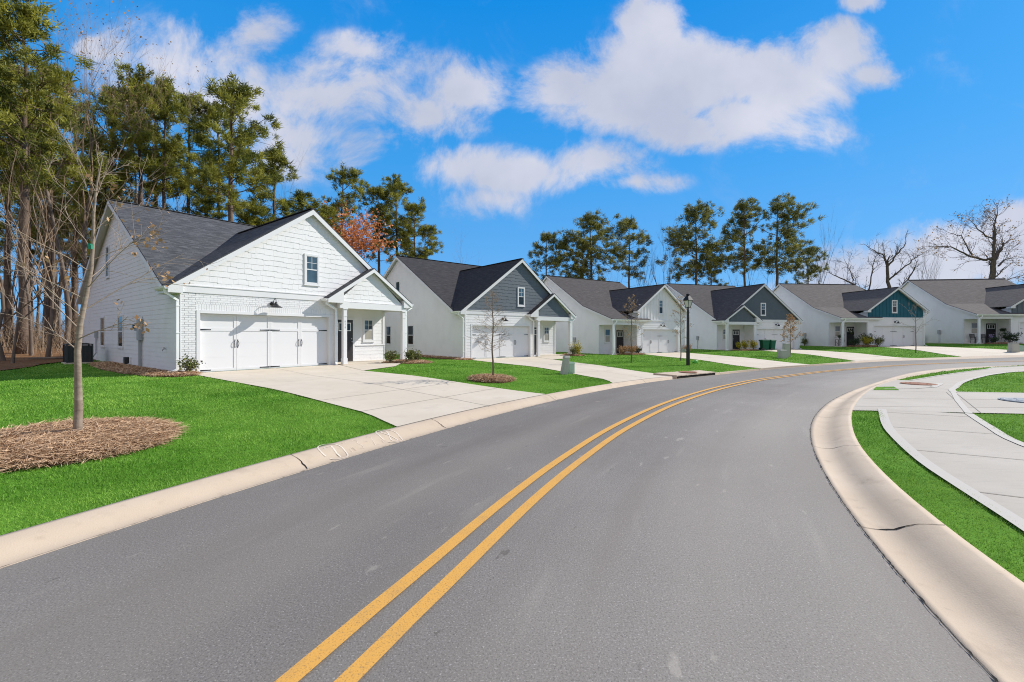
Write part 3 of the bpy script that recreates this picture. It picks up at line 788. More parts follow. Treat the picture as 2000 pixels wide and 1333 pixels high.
def ring(x, y, r, n=40, sq=1.0, jit=.04, seed=3):
    rg = np.random.default_rng(seed)
    return [(x + math.cos(t) * r * (1 + rg.normal(0, jit)), y + math.sin(t) * r * sq * (1 + rg.normal(0, jit))) for t in np.linspace(0, 2 * math.pi, n, endpoint=False)]
MULCH = []
def mulch(*a, **k):
    MULCH.append(np.array(a[1])); return straw_bed(*a, **k)
mulch('mulch_ring', ring(-5.92, 5.72, 1.16, jit=.015), 'large pine straw mulch ring round the slim tree on the nearest lawn', 'mulch bed', 'mulch rings', hgt=.085, n=34000, ln=.17, wid=.005)
mulch('mulch_ring', ring(-.65, 13.75, .68, 28), 'small pine straw mulch ring in the lawn between the first and second house', 'mulch bed', 'mulch rings', hgt=.10, n=6000, ln=.15, wid=.008)
P = [hloc('h1', .0, -.35), hloc('h1', .42, -.45), hloc('h1', .2, -1.15), hloc('h1', -.5, -1.0), hloc('h1', -.95, .2), hloc('h1', -1.1, 2), hloc('h1', -1.1, 4), hloc('h1', -1.0, 6), hloc('h1', -.8, 8), hloc('h1', -.6, 10), hloc('h1', -.02, 10), hloc('h1', -.02, 5), hloc('h1', -.02, 1)]
def bed_strip(name, h, pts, label, n, hgt=.06, seed=4, **k):
    return mulch(name, [hloc(h, *p) for p in pts], label, 'mulch bed', 'mulch beds', hgt=hgt, n=n, seed=seed, **k)
bed_strip('mulch_bed', 'h1', [(.38, -.06), (.42, -.45), (.15, -1.0), (-.4, -1.0), (-.8, -.4), (-.9, .3), (-.5, .5), (-.08, .4), (-.04, -.06)], 'pine straw mulch bed round the shrub at the garage corner of the nearest house', 7000, ln=.13, wid=.008)
bed_strip('mulch_bed', 'h1', [(-.05, .3), (-.9, .3), (-1.15, 2), (-1.2, 5), (-1.0, 8), (-.7, 10.4), (-.05, 10.4), (-.05, 7), (-.05, 3)], 'reddish mulch strip along the shaded side wall of the nearest house', 9000, hgt=.05, ln=.12, wid=.012, seed=6)
bed_strip('mulch_bed', 'h1', [(7.75, -.55), (8.3, -1.9), (8.9, -2.5), (9.7, -2.1), (10.1, -1.0), (9.9, .3), (9.3, .4), (9.45, -.3)], 'mulch bed with three shrubs beside the porch of the nearest house', 6000, seed=7, ln=.14, wid=.009)
bed_strip('mulch_bed', 'h2', [(-.05, -.05), (.4, -.1), (.2, -.7), (-.4, -.7), (-.8, .1), (-.9, 3), (-.7, 8), (-.05, 8), (-.05, 3)], 'narrow mulch strip at the garage corner of the second house', 3500, seed=8, wid=.014)
bed_strip('mulch_bed', 'h2', [(8.6, -.6), (8.9, -1.4), (9.7, -1.4), (10.0, -.5), (9.9, .6), (9.3, .6)], 'mulch bed with yellow-green shrubs beside the porch of the second house', 2500, seed=9, wid=.014)
bed_strip('mulch_bed', 'h3', [(.3, -1.7), (1.2, -2.6), (2.4, -2.7), (3.1, -2.2), (3.1, -1.6), (1.6, -1.55)], 'mulch bed in front of the porch of the third house', 2500, seed=10, wid=.016)
bed_strip('mulch_bed', 'h4', [(-9.1, -.5), (-8.6, -1.4), (-7.2, -1.5), (-6.3, -1.2), (-6.3, -.5), (-7.6, -.45)], 'mulch bed in front of the porch of the dark slate house', 2000, seed=11, wid=.016)
bed_strip('mulch_bed', 'h5', [(.4, -1.7), (.5, -2.9), (2.0, -3.4), (3.0, -2.6), (3.05, -1.65), (1.6, -1.65)], 'dark mulch bed with dark and golden shrubs before the porch of the teal house', 2500, seed=12, wid=.016, hgt=.12)
bed_strip('mulch_bed', 'h6', [(.4, -1.7), (.5, -2.7), (2.0, -3.0), (3.0, -2.4), (3.05, -1.65), (1.6, -1.65)], 'dark mulch bed before the porch of the rightmost house', 2000, seed=13, wid=.016, hgt=.1)

# ------------------------------------------------------------------ grass blades
rg = np.random.default_rng(11)
HOUSE_FOOT = []
for h, (x0, x1, y0_, y1) in {'h1': (0, 9.3, -.0, 17), 'h2': (0, 9.3, 0, 17), 'h3': (0, 9.7, -1.5, 14), 'h4': (-9.3, 0, 0, 17), 'h5': (0, 9.7, -1.6, 14), 'h6': (0, 9.7, -1.6, 14)}.items():
    HOUSE_FOOT.append(np.array([hloc(h, x0, y0_), hloc(h, x1, y0_), hloc(h, x1, y1), hloc(h, x0, y1)]))
LAWN_L = np.vstack([LBc[::2], [(90, 60), (60, 66), (30, 62), (14, 56), (-9, 42), (-22.6, 21.6), (-20.5, 18.3), (-19.4, 16.2), (-17.2, 11), (-13.5, 2), (-12, -8)]])
LAWN_R = np.vstack([RBc[::2], [(92, 10), (60, 12), (28, 9), (20, 4), (17, -4), (14, -16)]])
def scatter(nper, x0, x1, y0_, y1, rmin, rmax):
    A = (x1 - x0) * (y1 - y0_); n = int(A * nper)
    x = rg.uniform(x0, x1, n); y = rg.uniform(y0_, y1, n); r = np.hypot(x, y)
    # inside the field of view (with a margin for a side step)
    k = (r >= rmin) & (r < rmax) & (np.abs(x) < y * 1.45 + 4)
    x, y = x[k], y[k]
    k = inpoly(x, y, LAWN_L) | inpoly(x, y, LAWN_R); x, y = x[k], y[k]
    k = np.zeros(len(x), bool)
    for P in DRIVE_POLYS + PAVE + MULCH + HOUSE_FOOT: k |= inpoly(x, y, P)
    g = inpoly(x, y, GP)
    k &= ~g
    return x[~k], y[~k]
BL = []; SH = []
for nper, box, rmin, rmax, hh, ww in ((5200, (-9, 8, .5, 8), 0, 6.5, .034, .0050), (2300, (-15, 11, 1, 11), 6.5, 10.5, .036, .0075), (950, (-22, 16, 5, 17), 10.5, 16, .04, .012),
                                      (330, (-24, 24, 8, 27), 16, 26, .042, .02), (90, (-22, 56, 14, 50), 26, 62, .05, .045)):
    for c0 in range(0, 4):
        x, y = scatter(nper / 4, *box, rmin, rmax)
        if not len(x): continue
        z = G(x, y) - .017; n = len(x)
        a = rg.random(n) * 6.283; lean = rg.uniform(.1, 1.0, n); h = hh * rg.uniform(.5, 1.25, n) * (1 + .25 * np.sin(x * 1.7 + np.sin(y * 1.3)) * np.cos(y * 1.9)); a2 = rg.random(n) * 6.283
        b = np.stack([x, y, z], 1); s = np.stack([np.cos(a), np.sin(a), 0 * a], 1) * (ww / 2 * rg.uniform(.7, 1.3, n))[:, None]
        t = b + np.stack([np.cos(a2) * lean * h, np.sin(a2) * lean * h, h], 1)
        BL.append(np.stack([b - s, b + s, t], 1).reshape(-1, 3).astype(np.float32))
        patch = .5 + .30 * np.sin(x * .9 + 1.3 * np.sin(y * .7)) * np.sin(y * 1.1 + np.sin(x * .6)) + .2 * np.sin(x * 3.1 + 2 * np.sin(y * 2.3))
        dry = (np.sin(x * 2.3 + 1.7 * np.sin(y * 1.1)) * np.sin(y * 2.9 + 1.3 * np.sin(x * 1.9)) > .72) * .25
        SH.append(np.clip(patch * .85 + dry + rg.normal(0.08, .24, n), 0, 1))
gr = tri_mesh('grass', np.vstack(BL), grassm, None, np.concatenate(SH), 3)
tag(gr, 'short bright green turf of the front lawns', 'grass', kind='stuff')
# ------------------------------------------------------------------ house kit
def clip2(P, a, b, c):
    """keep a*u+b*v<=c of polygon P"""
    out = []
    for i in range(len(P)):
        p, q = P[i], P[(i + 1) % len(P)]
        dp = a * p[0] + b * p[1] - c; dq = a * q[0] + b * q[1] - c
        if dp <= 0: out.append(p)
        if (dp < 0 < dq) or (dq < 0 < dp):
            t = dp / (dp - dq); out.append((p[0] + t * (q[0] - p[0]), p[1] + t * (q[1] - p[1])))
    return out
def ccw(P):
    A = sum(P[i][0] * P[(i + 1) % len(P)][1] - P[(i + 1) % len(P)][0] * P[i][1] for i in range(len(P)))
    return P if A > 0 else P[::-1]
def clip_conv(P, O):
    O = ccw(O)
    for i in range(len(O)):
        x0, y0_ = O[i]; x1, y1 = O[(i + 1) % len(O)]
        a, b = (y1 - y0_), -(x1 - x0); P = clip2(P, a, b, a * x0 + b * y0_)
        if len(P) < 3: return []
    return P
class Plane:
    def __init__(s, o, u, n): s.o = Vector(o); s.u = Vector(u); s.n = Vector(n)
    def at(s, u, z, d=0): return s.o + s.u * u + s.n * d + Vector((0, 0, z))
    def box(s, mb, u0, u1, z0, z1, d0, d1, m=0):
        mb.hexa([s.at(u0, z0, d0), s.at(u1, z0, d0), s.at(u1, z0, d1), s.at(u0, z0, d1), s.at(u0, z1, d0), s.at(u1, z1, d0), s.at(u1, z1, d1), s.at(u0, z1, d1)], m)
def flat(mb, pl, out, d=0, m=0): mb.poly([pl.at(u, z, d) for u, z in out], m)
def lap(mb, pl, out, e=.178, m=0, push=.011):
    flat(mb, pl, out, -.004, m)
    z0 = min(p[1] for p in out); z1 = max(p[1] for p in out)
    k = math.floor(z0 / e)
    while k * e < z1:
        a, b = k * e, (k + 1) * e
        P = clip2(clip2(list(out), 0, 1, b), 0, -1, -a)
        if len(P) >= 3:
            f = lambda z: push + (.003 - push) * (z - a) / e
            mb.poly([pl.at(u, z, f(z)) for u, z in P], m)
            lo = sorted(p[0] for p in P if abs(p[1] - a) < 1e-6)
            if len(lo) >= 2: mb.poly([pl.at(lo[0], a, push), pl.at(lo[-1], a, push), pl.at(lo[-1], a, 0), pl.at(lo[0], a, 0)], m)
        k += 1
def shakes(mb, pl, out, rs, e=.215, m=0):
    flat(mb, pl, out, -.004, m)
    z0 = min(p[1] for p in out); z1 = max(p[1] for p in out); u0 = min(p[0] for p in out); u1 = max(p[0] for p in out)
    z = z0 - .05; row = 0
    while z < z1:
        u = u0 - rs.random() * .3
        while u < u1:
            w = rs.choice((.16, .21, .26, .31, .36)); dz = rs.choice((0, 0, 0, .03, .03)); d = rs.uniform(.013, .017)
            P = clip_conv([(u + .001, z - dz), (u + w - .001, z - dz), (u + w - .001, z + e + .05), (u + .001, z + e + .05)], out)
            if len(P) >= 3:
                f = lambda q: d + (.002 - d) * (q - (z - dz)) / (e + .05 + dz)
                mb.poly([pl.at(a, b, f(b)) for a, b in P], m)
                for i in range(len(P)):
                    p, q = P[i], P[(i + 1) % len(P)]
                    if abs(p[1] - q[1]) < 1e-6 and p[1] < z + .01 or abs(p[0] - q[0]) < 1e-6:
                        mb.poly([pl.at(*p, f(p[1])), pl.at(*q, f(q[1])), pl.at(*q, -.002), pl.at(*p, -.002)], m)
            u += w
        z += e; row += 1
def battens(mb, pl, out, m=0, sp=.41, off=0.1):
    flat(mb, pl, out, 0, m)
    u0 = min(p[0] for p in out); u1 = max(p[0] for p in out); u = u0 + off
    while u < u1:
        P = clip_conv([(u, -9), (u + .05, -9), (u + .05, 99), (u, 99)], out)
        if len(P) >= 3:
            mb.poly([pl.at(a, b, .022) for a, b in P], m)
            for i in range(len(P)):
                p, q = P[i], P[(i + 1) % len(P)]; mb.poly([pl.at(*p, .022), pl.at(*q, .022), pl.at(*q, 0), pl.at(*p, 0)], m)
        u += sp
def bricks(mb, pl, u0, u1, z0, z1, rs, m=0, header=False):
    pl.box(mb, u0, u1, z0, z1, -.02, .0, m)
    bw, bh, g = (.068, .21, .011) if header else (.205, .068, .011)
    z = z0; row = 0
    while z < z1 - .01:
        u = u0 - ((bw + g) / 2 if row % 2 else 0); zt = min(z + bh, z1)
        while u < u1:
            a, b = max(u, u0), min(u + bw, u1)
            if b - a > .012: pl.box(mb, a, b, z, zt, 0, .006 + rs.uniform(0, .003), m)
            u += bw + g
        z += bh + g; row += 1
def slab(mb, pts, udir, t=.04, top=0, bot=1, under=.05):
    """roof plane with shingle UVs; white soffit just under it"""
    P = [Vector(p) for p in pts]
    nrm = (P[1] - P[0]).cross(P[2] - P[0]).normalized()
    if nrm.z < 0: P.reverse(); nrm = -nrm
    u = Vector(udir).normalized(); v = nrm.cross(u); v = v if v.z > 0 else -v
    uv = [(p.dot(u), p.dot(v)) for p in P]
    Q = [p - nrm * t for p in P]
    mb.poly(P, top, uv)
    for i in range(len(P)):
        j = (i + 1) % len(P); mb.poly([P[i], Q[i], Q[j], P[j]], top, [(0, 0), (0, .03), (.3, .03), (.3, 0)])
    mb.poly(list(reversed([p - nrm * under for p in P])), bot)
def rake(mb, a, b, h=.2, t=.03, drop=.05, m=0):
    """board under a sloping roof edge from a to b; its face stands on the a-b line"""
    a = Vector(a); b = Vector(b); d = Vector((0, 0, drop)); e = Vector((0, 0, drop + h)); hor = Vector((b.x - a.x, b.y - a.y, 0)).normalized(); n = Vector((hor.y, -hor.x, 0)) * t
    mb.hexa([a - e, b - e, b - e - n, a - e - n, a - d, b - d, b - d - n, a - d - n], m)

class House:
    def __init__(s, h, label, mir=False):
        x, y, z, a = HOUSES[h]; s.h = h; s.mir = mir
        s.root = empty('house', (x, y, z), a, label, 'house', 'houses along the curve')
    def part(s, name, mb, mats, parent=None, label=None, smooth=False):
        o = mb.build(name, mats, parent or s.root, s.mir, smooth)
        if label: o['label'] = label
        return o
def window(H, pl, u, z0, z1, w=.62, grid=True, trim=.085, lower=None, parent=None):
    mb = MB(); t = trim
    for a, b, c, d_ in ((u - w / 2, u - w / 2 + t, z0, z1), (u + w / 2 - t, u + w / 2, z0, z1), (u - w / 2 + t, u + w / 2 - t, z1 - t, z1), (u - w / 2 + t, u + w / 2 - t, z0, z0 + t)): pl.box(mb, a, b, c, d_, .0, .05)
    pl.box(mb, u - w / 2 - .02, u + w / 2 + .02, z0 - .035, z0 - .001, 0, .062)
    i0, i1, zz0, zz1 = u - w / 2 + t + .001, u + w / 2 - t - .001, z0 + t + .001, z1 - t - .001; zm = (zz0 + zz1) / 2
    s = .026
    for a, b, c, d_ in ((i0, i0 + s, zz0, zz1), (i1 - s, i1, zz0, zz1), (i0 + s, i1 - s, zz1 - s, zz1), (i0 + s, i1 - s, zz0, zz0 + s), (i0 + s, i1 - s, zm - .022, zm + .022)): pl.box(mb, a, b, c, d_, .0, .036)
    if grid:
        um = (i0 + i1) / 2; zq = (zm + zz1) / 2
        pl.box(mb, um - .009, um + .009, zm + .023, zz1 - s - .001, .02, .031); pl.box(mb, i0 + s + .001, um - .0095, zq - .009, zq + .009, .02, .031); pl.box(mb, um + .0095, i1 - s - .001, zq - .009, zq + .009, .02, .031)
    o = H.part('window', mb, [trimw])
    for nm, a, b, g in (('pane', zm + .01, zz1 - .01, glass), ('pane', zz0 + .01, zm - .01, lower or glassd)):
        p = MB(); pl.box(p, i0 + .01, i1 - .01, a, b, .012, .026); H.part(nm, p, g, o)
    return o
def garage_door(H, x0, x1, y, z1=2.13, hw=True):
    mb = MB(); w = x1 - x0; pl = Plane((x0, y, 0), (1, 0, 0), (0, -1, 0))
    pl.box(mb, 0, w, 0.0, z1, -.05, 0)
    q = w / 4; st = .085
    for k in range(4):
        a, b = k * q, (k + 1) * q
        pl.box(mb, a + .004, a + st, .01, z1 - .01, 0, .016); pl.box(mb, b - st, b - .004, .01, z1 - .01, 0, .016)
        for z, hh in ((.012, .10), (1.50, .12)): pl.box(mb, a + st + .001, b - st - .001, z, z + hh, 0, .0155)
        pl.box(mb, a + st + .001, b - st - .001, z1 - .09, z1 - .012, 0, .0155)
    for z in (.53, 1.06, 1.6): pl.box(mb, .002, w - .002, z - .004, z + .002, 0, .003)
    o = H.part('garage_door', mb, trimw)
    if hw:
        for z in (1.545, .07):
            for ua, ub_ in ((.02, .36), (w / 2 - .36, w / 2 - .015), (w / 2 + .015, w / 2 + .36), (w - .36, w - .02)):
                h = MB(); inner = ua if ua in (.02,) or ua > w / 2 and ua < w * .6 else ub_; tip = ub_ if inner == ua else ua
                zc = z; P = [pl.at(inner, zc - .025, .018), pl.at(tip, zc - .012, .018), pl.at(tip, zc + .012, .018), pl.at(inner, zc + .025, .018)]
                Q = [p + pl.n * .008 for p in P]; h.hexa(P + Q)
                c = pl.at(tip, zc, .024); h.lathe(c, [(.001, -.004), (.022, 0), (.001, .004)], 8, axis='y')
                H.part('hinge', h, black, o)
        for uc in (q, 3 * q):
            for sg in (-1, 1):
                h = MB(); u = uc + sg * .048
                h.tube([pl.at(u, .90, .018), pl.at(u + sg * .02, .94, .045), pl.at(u + sg * .028, 1.02, .055), pl.at(u + sg * .02, 1.10, .045), pl.at(u, 1.14, .018)], [.012, .010, .009, .010, .012], 6)
                pl.box(h, u - .013, u + .013, .86, .92, .016, .022); pl.box(h, u - .013, u + .013, 1.12, 1.18, .016, .022)
                h.tube([pl.at(u, .86, .02), pl.at(u, 1.18, .02)], .006, 5)
                H.part('handle', h, black, o)
    return o
def barn_lamp(H, x, y, z):
    pl = Plane((x, y, 0), (1, 0, 0), (0, -1, 0)); mb = MB()
    mb.lathe(pl.at(0, z, .02), [(.001, -.03), (.085, -.03), (.085, .0), (.06, .02), (.001, .02)], 14, axis='y')
    arc = [pl.at(0, z, .02), pl.at(0, z + .02, .10), pl.at(0, z + .16, .20), pl.at(0, z + .20, .27), pl.at(0, z + .16, .345), pl.at(0, z + .02, .36)]
    mb.tube(arc, .014, 7)
    o = H.part('barn_lamp', mb, black, smooth=True)
    s = MB(); c = pl.at(0, z, .36)
    s.lathe(c, [(.001, .05), (.045, .045), (.05, -.01), (.075, -.06), (.16, -.115), (.225, -.15), (.228, -.16), (.215, -.155), (.15, -.12), (.001, -.08)], 20)
    H.part('lamp_shade', s, black, o, smooth=True)
    return o
def front_door(H, pl, u, w, h, m, z0=.1, lights=3):
    mb = MB(); pl.box(mb, u - w / 2, u + w / 2, z0, z0 + h, 0, .045)
    for k in range(1, 6): pl.box(mb, u - w / 2 + k * w / 6 - .004, u - w / 2 + k * w / 6 + .004, z0 + .1, z0 + 1.4, .045, .051)
    o = H.part('front_door', mb, m)
    f = MB(); 
    for a, b, c, d in ((u - w / 2, u - w / 2 - .09, 0, 0),): pass
    pl.box(f, u - w / 2 - .10, u - w / 2 - .001, z0 - .05, z0 + h + .1, 0, .05); pl.box(f, u + w / 2 + .001, u + w / 2 + .10, z0 - .05, z0 + h + .1, 0, .05); pl.box(f, u - w / 2 - .001, u + w / 2 + .001, z0 + h + .001, z0 + h + .1, 0, .052)
    H.part('door_frame', f, trimw)
    g = MB(); a0, a1, b0, b1 = u - w / 2 + .12, u + w / 2 - .12, z0 + 1.48, z0 + h - .14; t = .035
    pl.box(g, a0, a1, b0, b0 + t, .045, .06); pl.box(g, a0, a1, b1 - t, b1, .045, .06)
    for k in range(lights + 1):
        c = a0 + (a1 - a0 - t) * k / lights; pl.box(g, c, c + t, b0 + t, b1 - t, .045, .0595)
    H.part('door_light', g, pane_white, o)
    p = MB(); pl.box(p, a0 + .005, a1 - .005, b0 + .005, b1 - .005, .045, .050); H.part('pane', p, glassd, o)
    k = MB(); k.tube([pl.at(u + w / 2 - .08, z0 + .95, .045), pl.at(u + w / 2 - .08, z0 + .95, .10)], .012, 8); k.lathe(pl.at(u + w / 2 - .08, z0 + .95, .11), [(.001, -.02), (.03, -.01), (.03, .01), (.001, .02)], 8, axis='y')
    H.part('handle', k, greym, o)
    k = MB(); k.tube([pl.at(u + w / 2 - .08, z0 + 1.1, .045), pl.at(u + w / 2 - .08, z0 + 1.1, .07)], .028, 10); H.part('deadbolt', k, greym, o)
    return o
def post(H, x, y, z1, w=.17, z0=0.0):
    mb = MB(); mb.box(x - w / 2, x + w / 2, y - w / 2, y + w / 2, z0 + .30, z1)
    mb.box(x - w / 2 - .018, x + w / 2 + .018, y - w / 2 - .018, y + w / 2 + .018, z0 - .3, z0 + .30)
    mb.box(x - w / 2 - .012, x + w / 2 + .012, y - w / 2 - .012, y + w / 2 + .012, z1 - .36, z1 - .335)
    mb.box(x - w / 2 - .03, x + w / 2 + .03, y - w / 2 - .03, y + w / 2 + .03, z1 - .05, z1)
    return H.part('porch_post', mb, trimw)
def spout(H, pts, foot=(-.25, -.1), r=.042):
    mb = MB(); p = [Vector(q) for q in pts]; e = p[-1]
    p += [Vector((e.x + foot[0] * .4, e.y + foot[1] * .4, e.z - .08)), Vector((e.x + foot[0], e.y + foot[1], e.z - .13))]
    for a, b in zip(p[:-1], p[1:]):
        up = (0, 1, 0) if abs((b - a).normalized().z) > .8 else (0, 0, 1)
        q = (b - a).normalized() * .02
        mb.beam(a - q, b + q, r * 2, r * 1.6, 0, up)
    for z in np.linspace(pts[-1][2] + .3, pts[-2][2] - .2, 3): mb.box(e.x - r - .006, e.x + r + .006, e.y - r - .006, e.y + r + .006, z, z + .03)
    return H.part('downspout', mb, gutter_m)
def gutter(H, a, b, out):
    mb = MB(); a = Vector(a); b = Vector(b); o = Vector(out).normalized()
    prof = [(0, 0), (0, -.10), (.06, -.11), (.10, -.06), (.115, .0), (.10, .0), (.09, -.05), (.055, -.095), (.012, -.09), (.012, 0)]
    A = [a + o * p + Vector((0, 0, q)) for p, q in prof]; Bq = [b + o * p + Vector((0, 0, q)) for p, q in prof]
    for i in range(len(prof)):
        j = (i + 1) % len(prof); mb.poly([A[i], A[j], Bq[j], Bq[i]])
    mb.poly(A); mb.poly(Bq[::-1])
    return H.part('gutter', mb, gutter_m)
SEG = {'0': 'abcdef', '1': 'bc', '2': 'abged', '4': 'fgbc', '5': 'afgcd', '6': 'afgedc', '7': 'abc', '8': 'abcdefg', '3': 'abgcd'}
def letters(H_or_parent, name, text, p, u, n, h, m, vertical=True, mir=False, parent=None, gap=1.25):
    cu_ = bpy.data.curves.new(name, 'FONT'); cu_.body = text; cu_.size = h * 1.4; cu_.extrude = .006; cu_.align_x = 'CENTER'
    if vertical: cu_.body = '\n'.join(text); cu_.space_line = gap * .8
    o = bpy.data.objects.new(name, cu_); COL.objects.link(o)
    dg = bpy.context.evaluated_depsgraph_get(); me = bpy.data.meshes.new_from_object(o.evaluated_get(dg))
    bpy.data.objects.remove(o)
    u = Vector(u); n = Vector(n); up = n.cross(u)
    M = Matrix((( u.x, up.x, n.x, p[0]), (u.y, up.y, n.y, p[1]), (u.z, up.z, n.z, p[2]), (0, 0, 0, 1)))
    me.transform(M); me.materials.clear(); me.materials.append(m)
    q = bpy.data.objects.new(name, me); COL.objects.link(q); q.parent = parent
    return q

FRONT = lambda x, y: Plane((x, y, 0), (1, 0, 0), (0, -1, 0))
LEFTP = lambda x: Plane((x, 0, 0), (0, 1, 0), (-1, 0, 0))
RIGHTP = lambda x: Plane((x, 0, 0), (0, 1, 0), (1, 0, 0))

# ---- plan one: garage under a wide front gable, small gabled porch to its side
def house_one(h, label, gable_m, roof_m, brick, clad, door_m, number, mir=False, seed=1, gable_label=None, darkside=False):
    H = House(h, label, mir); rs = random.Random(seed)
    m_ = (7.67 - 3.16) / (9.02 - .93); ye, ze = .93, 3.16; YR, ZR = 9.02, 7.67; xl, xr = -.30, 9.62
    XA, ZA, XT0, XT1, ZT, YG = 4.63, 6.77, -.40, 9.66, 3.04, -.17; sg = (ZA - ZT) / (XA - XT0)
    # roofs
    rb = MB()
    slab(rb, [(xl, ye, ze), (xr, ye, ze), (xr, YR, ZR), (xl, YR, ZR)], (1, 0, 0))
    slab(rb, [(xl, 2 * YR - ye, ze), (xl, YR, ZR), (xr, YR, ZR), (xr, 2 * YR - ye, ze)], (1, 0, 0))
    rb.beam((xl, YR, ZR + .005), (xr, YR, ZR + .005), .22, .03, 0)
    H.part('main_roof', rb, [roof_m, soffit])
    yb = ye + (ZA - ze) / m_; yv = ye + (ZT - ze) / m_
    gb = MB()
    slab(gb, [(XT0, YG, ZT), (XA, YG, ZA), (XA, yb, ZA), (XT0, yv, ZT)], (0, 1, 0)); slab(gb, [(XT1, YG, ZT), (XT1, yv, ZT), (XA, yb, ZA), (XA, YG, ZA)], (0, 1, 0))
    gb.beam((XA, YG, ZA + .005), (XA, yb, ZA + .005), .22, .03, 0)
    H.part('gable_roof', gb, [roof_m, soffit])
    PX, PZ, P0, P1, PT, PY = 7.46, 4.54, 5.14, 9.78, 2.98, -.47
    pb = MB(); ysl = lambda x: .02
    slab(pb, [(P0, PY, PT), (PX, PY, PZ), (PX, .3, PZ), (P0, .02, PT)], (0, 1, 0)); slab(pb, [(P1, PY, PT), (P1, 1.4, PT), (PX, 1.4, PZ), (PX, PY, PZ)], (0, 1, 0))
    H.part('porch_roof', pb, [roof_m, soffit])
    # trim boards
    tb = MB()
    def rakes(x0, xa, x1, zt, za, y, hgt=.19):
        rake(tb, (x0, y, zt), (xa, y, za), hgt); rake(tb, (xa, y, za), (x1, y, zt), hgt)
    rakes(XT0, XA, XT1, ZT, ZA, YG - .001, .21); rakes(P0, PX, P1, PT, PZ, PY - .001, .17)
    for x in (xl, xr):
        sgn = -1 if x < 0 else 1
        for ya, za, yb_, zb in ((ye, ze, YR, ZR), (YR, ZR, 2 * YR - ye, ze)):
            tb.hexa([(x, ya, za - .24), (x, yb_, zb - .24), (x + sgn * .02, yb_, zb - .24), (x + sgn * .02, ya, za - .24), (x, ya, za - .052), (x, yb_, zb - .052), (x + sgn * .02, yb_, zb - .052), (x + sgn * .02, ya, za - .052)])
    # flat eave returns (boxed corners)
    tb.hexa([(XT0, YG + .02, ZT - .24), (.02, YG + .02, ZT - .24), (.02, 1.2, ZT - .24), (XT0, 1.2, ZT - .24), (XT0, YG + .02, ZT - .06), (.02, YG + .02, ZT + .2), (.02, 1.2, ZT + .2), (XT0, 1.2, ZT - .06)])
    tb.hexa([(9.26, PY + .03, PT - .26), (P1 - .01, PY + .03, PT - .22), (P1 - .01, 1.3, PT - .22), (9.26, 1.3, PT - .26), (9.26, PY + .03, PT + .12), (P1 - .01, PY + .03, PT - .06), (P1 - .01, 1.3, PT - .06), (9.26, 1.3, PT + .12)])
    tb.hexa([(P0 + .01, PY + .03, PT - .2), (5.9, PY + .03, PT - .2), (5.9, 0, PT - .2), (P0 + .01, 0, PT - .2), (P0 + .01, PY + .03, PT - .06), (5.9, PY + .03, PT + .3), (5.9, 0, PT + .3), (P0 + .01, 0, PT - .06)])
    F0 = FRONT(0, 0)
    F0.box(tb, .0, 5.62, 2.84, 3.07, -.01, .035); F0.box(tb, .0, 5.62, 3.07, 3.10, -.01, .055)
    H.part('roof_trim', tb, trimw)
    # walls
    wb = MB(); clads = (lambda mb, pl, o: lap(mb, pl, o))
    LW = LEFTP(0); RW = RIGHTP(9.24)
    out = [(0, -.5), (17.1, -.5), (17.1, 3.0), (YR, ZR - .13), (1.0, 3.07), (0, 2.52)]
    clads(wb, LW, out); flat(wb, LW, [(0, 2.5), (1.02, 3.06), (0, 3.06)], .012)
    clads(wb, RW, [(1.2, -.5), (17.1, -.5), (17.1, 3.0), (YR, ZR - .13), (1.2, 3.1)])
    BW = Plane((0, 17.1, 0), (1, 0, 0), (0, 1, 0)); flat(wb, BW, [(0, -.5), (9.24, -.5), (9.24, 3.1), (0, 3.1)])
    RG = RIGHTP(5.85); flat(wb, RG, [(0, -.3), (1.2, -.3), (1.2, 2.85), (0, 2.85)])
    PB = FRONT(0, 1.2); clads(wb, PB, [(5.85, -.3), (9.24, -.3), (9.24, 2.9), (5.85, 2.9)])
    wb.box(.02, 9.22, 1.45, 1.5, 2.2, 3.2)
    if not brick:
        for o in ([(.0, -.3), (.45, -.3), (.45, 2.84), (.0, 2.84)], [(5.54, -.3), (5.85, -.3), (5.85, 2.84), (5.54, 2.84)], [(.45, 2.24), (5.54, 2.24), (5.54, 2.84), (.45, 2.84)]): clads(wb, F0, o)
    # inside of garage recess
    wb.box(.02, .45, .0, .25, -.3, 2.9); wb.box(5.54, 5.83, .001, .25, -.3, 2.9); wb.box(.44, 5.55, .002, .25, 2.23, 2.9)
    H.part('wall', wb, white)
    if brick:
        kb = MB()
        bricks(kb, F0, 0, .45, -.25, 2.84, rs); bricks(kb, F0, 5.54, 5.85, -.25, 2.84, rs); bricks(kb, F0, .45, 5.54, 2.24, 2.52, rs, header=True); bricks(kb, F0, .45, 5.54, 2.535, 2.84, rs, header=False)
        H.part('brick_veneer', kb, brickw)
        kb = MB(); bricks(kb, PB, 7.55, 9.24, -.2, .80, rs); PB.box(kb, 7.5, 9.28, .80, .86, -.001, .05)
        H.part('brick_wainscot', kb, brickw)
    fb = MB()  # foundation
    fb.box(-.01, 9.25, 1.21, 17.11, -.8, -.02); fb.box(-.01, 5.86, .02, 1.2, -.8, -.02)
    H.part('foundation', fb, conc)
    # gable face
    gm = MB(); gout = [(.05, 3.10), (9.2, 3.10), (9.2, ZT + .22), (XA, ZA - .16), (.05, ZT + .22)]
    gout = [(.05, 3.10), (9.2, 3.10), (XA + .02, ZA - .16), (XA - .02, ZA - .16)]
    gp = MB(); pout = [(P0 + .55, 2.86), (P1 - .50, 2.86), (PX + .02, PZ - .14), (PX - .02, PZ - .14)]
    PF = FRONT(0, -.27)
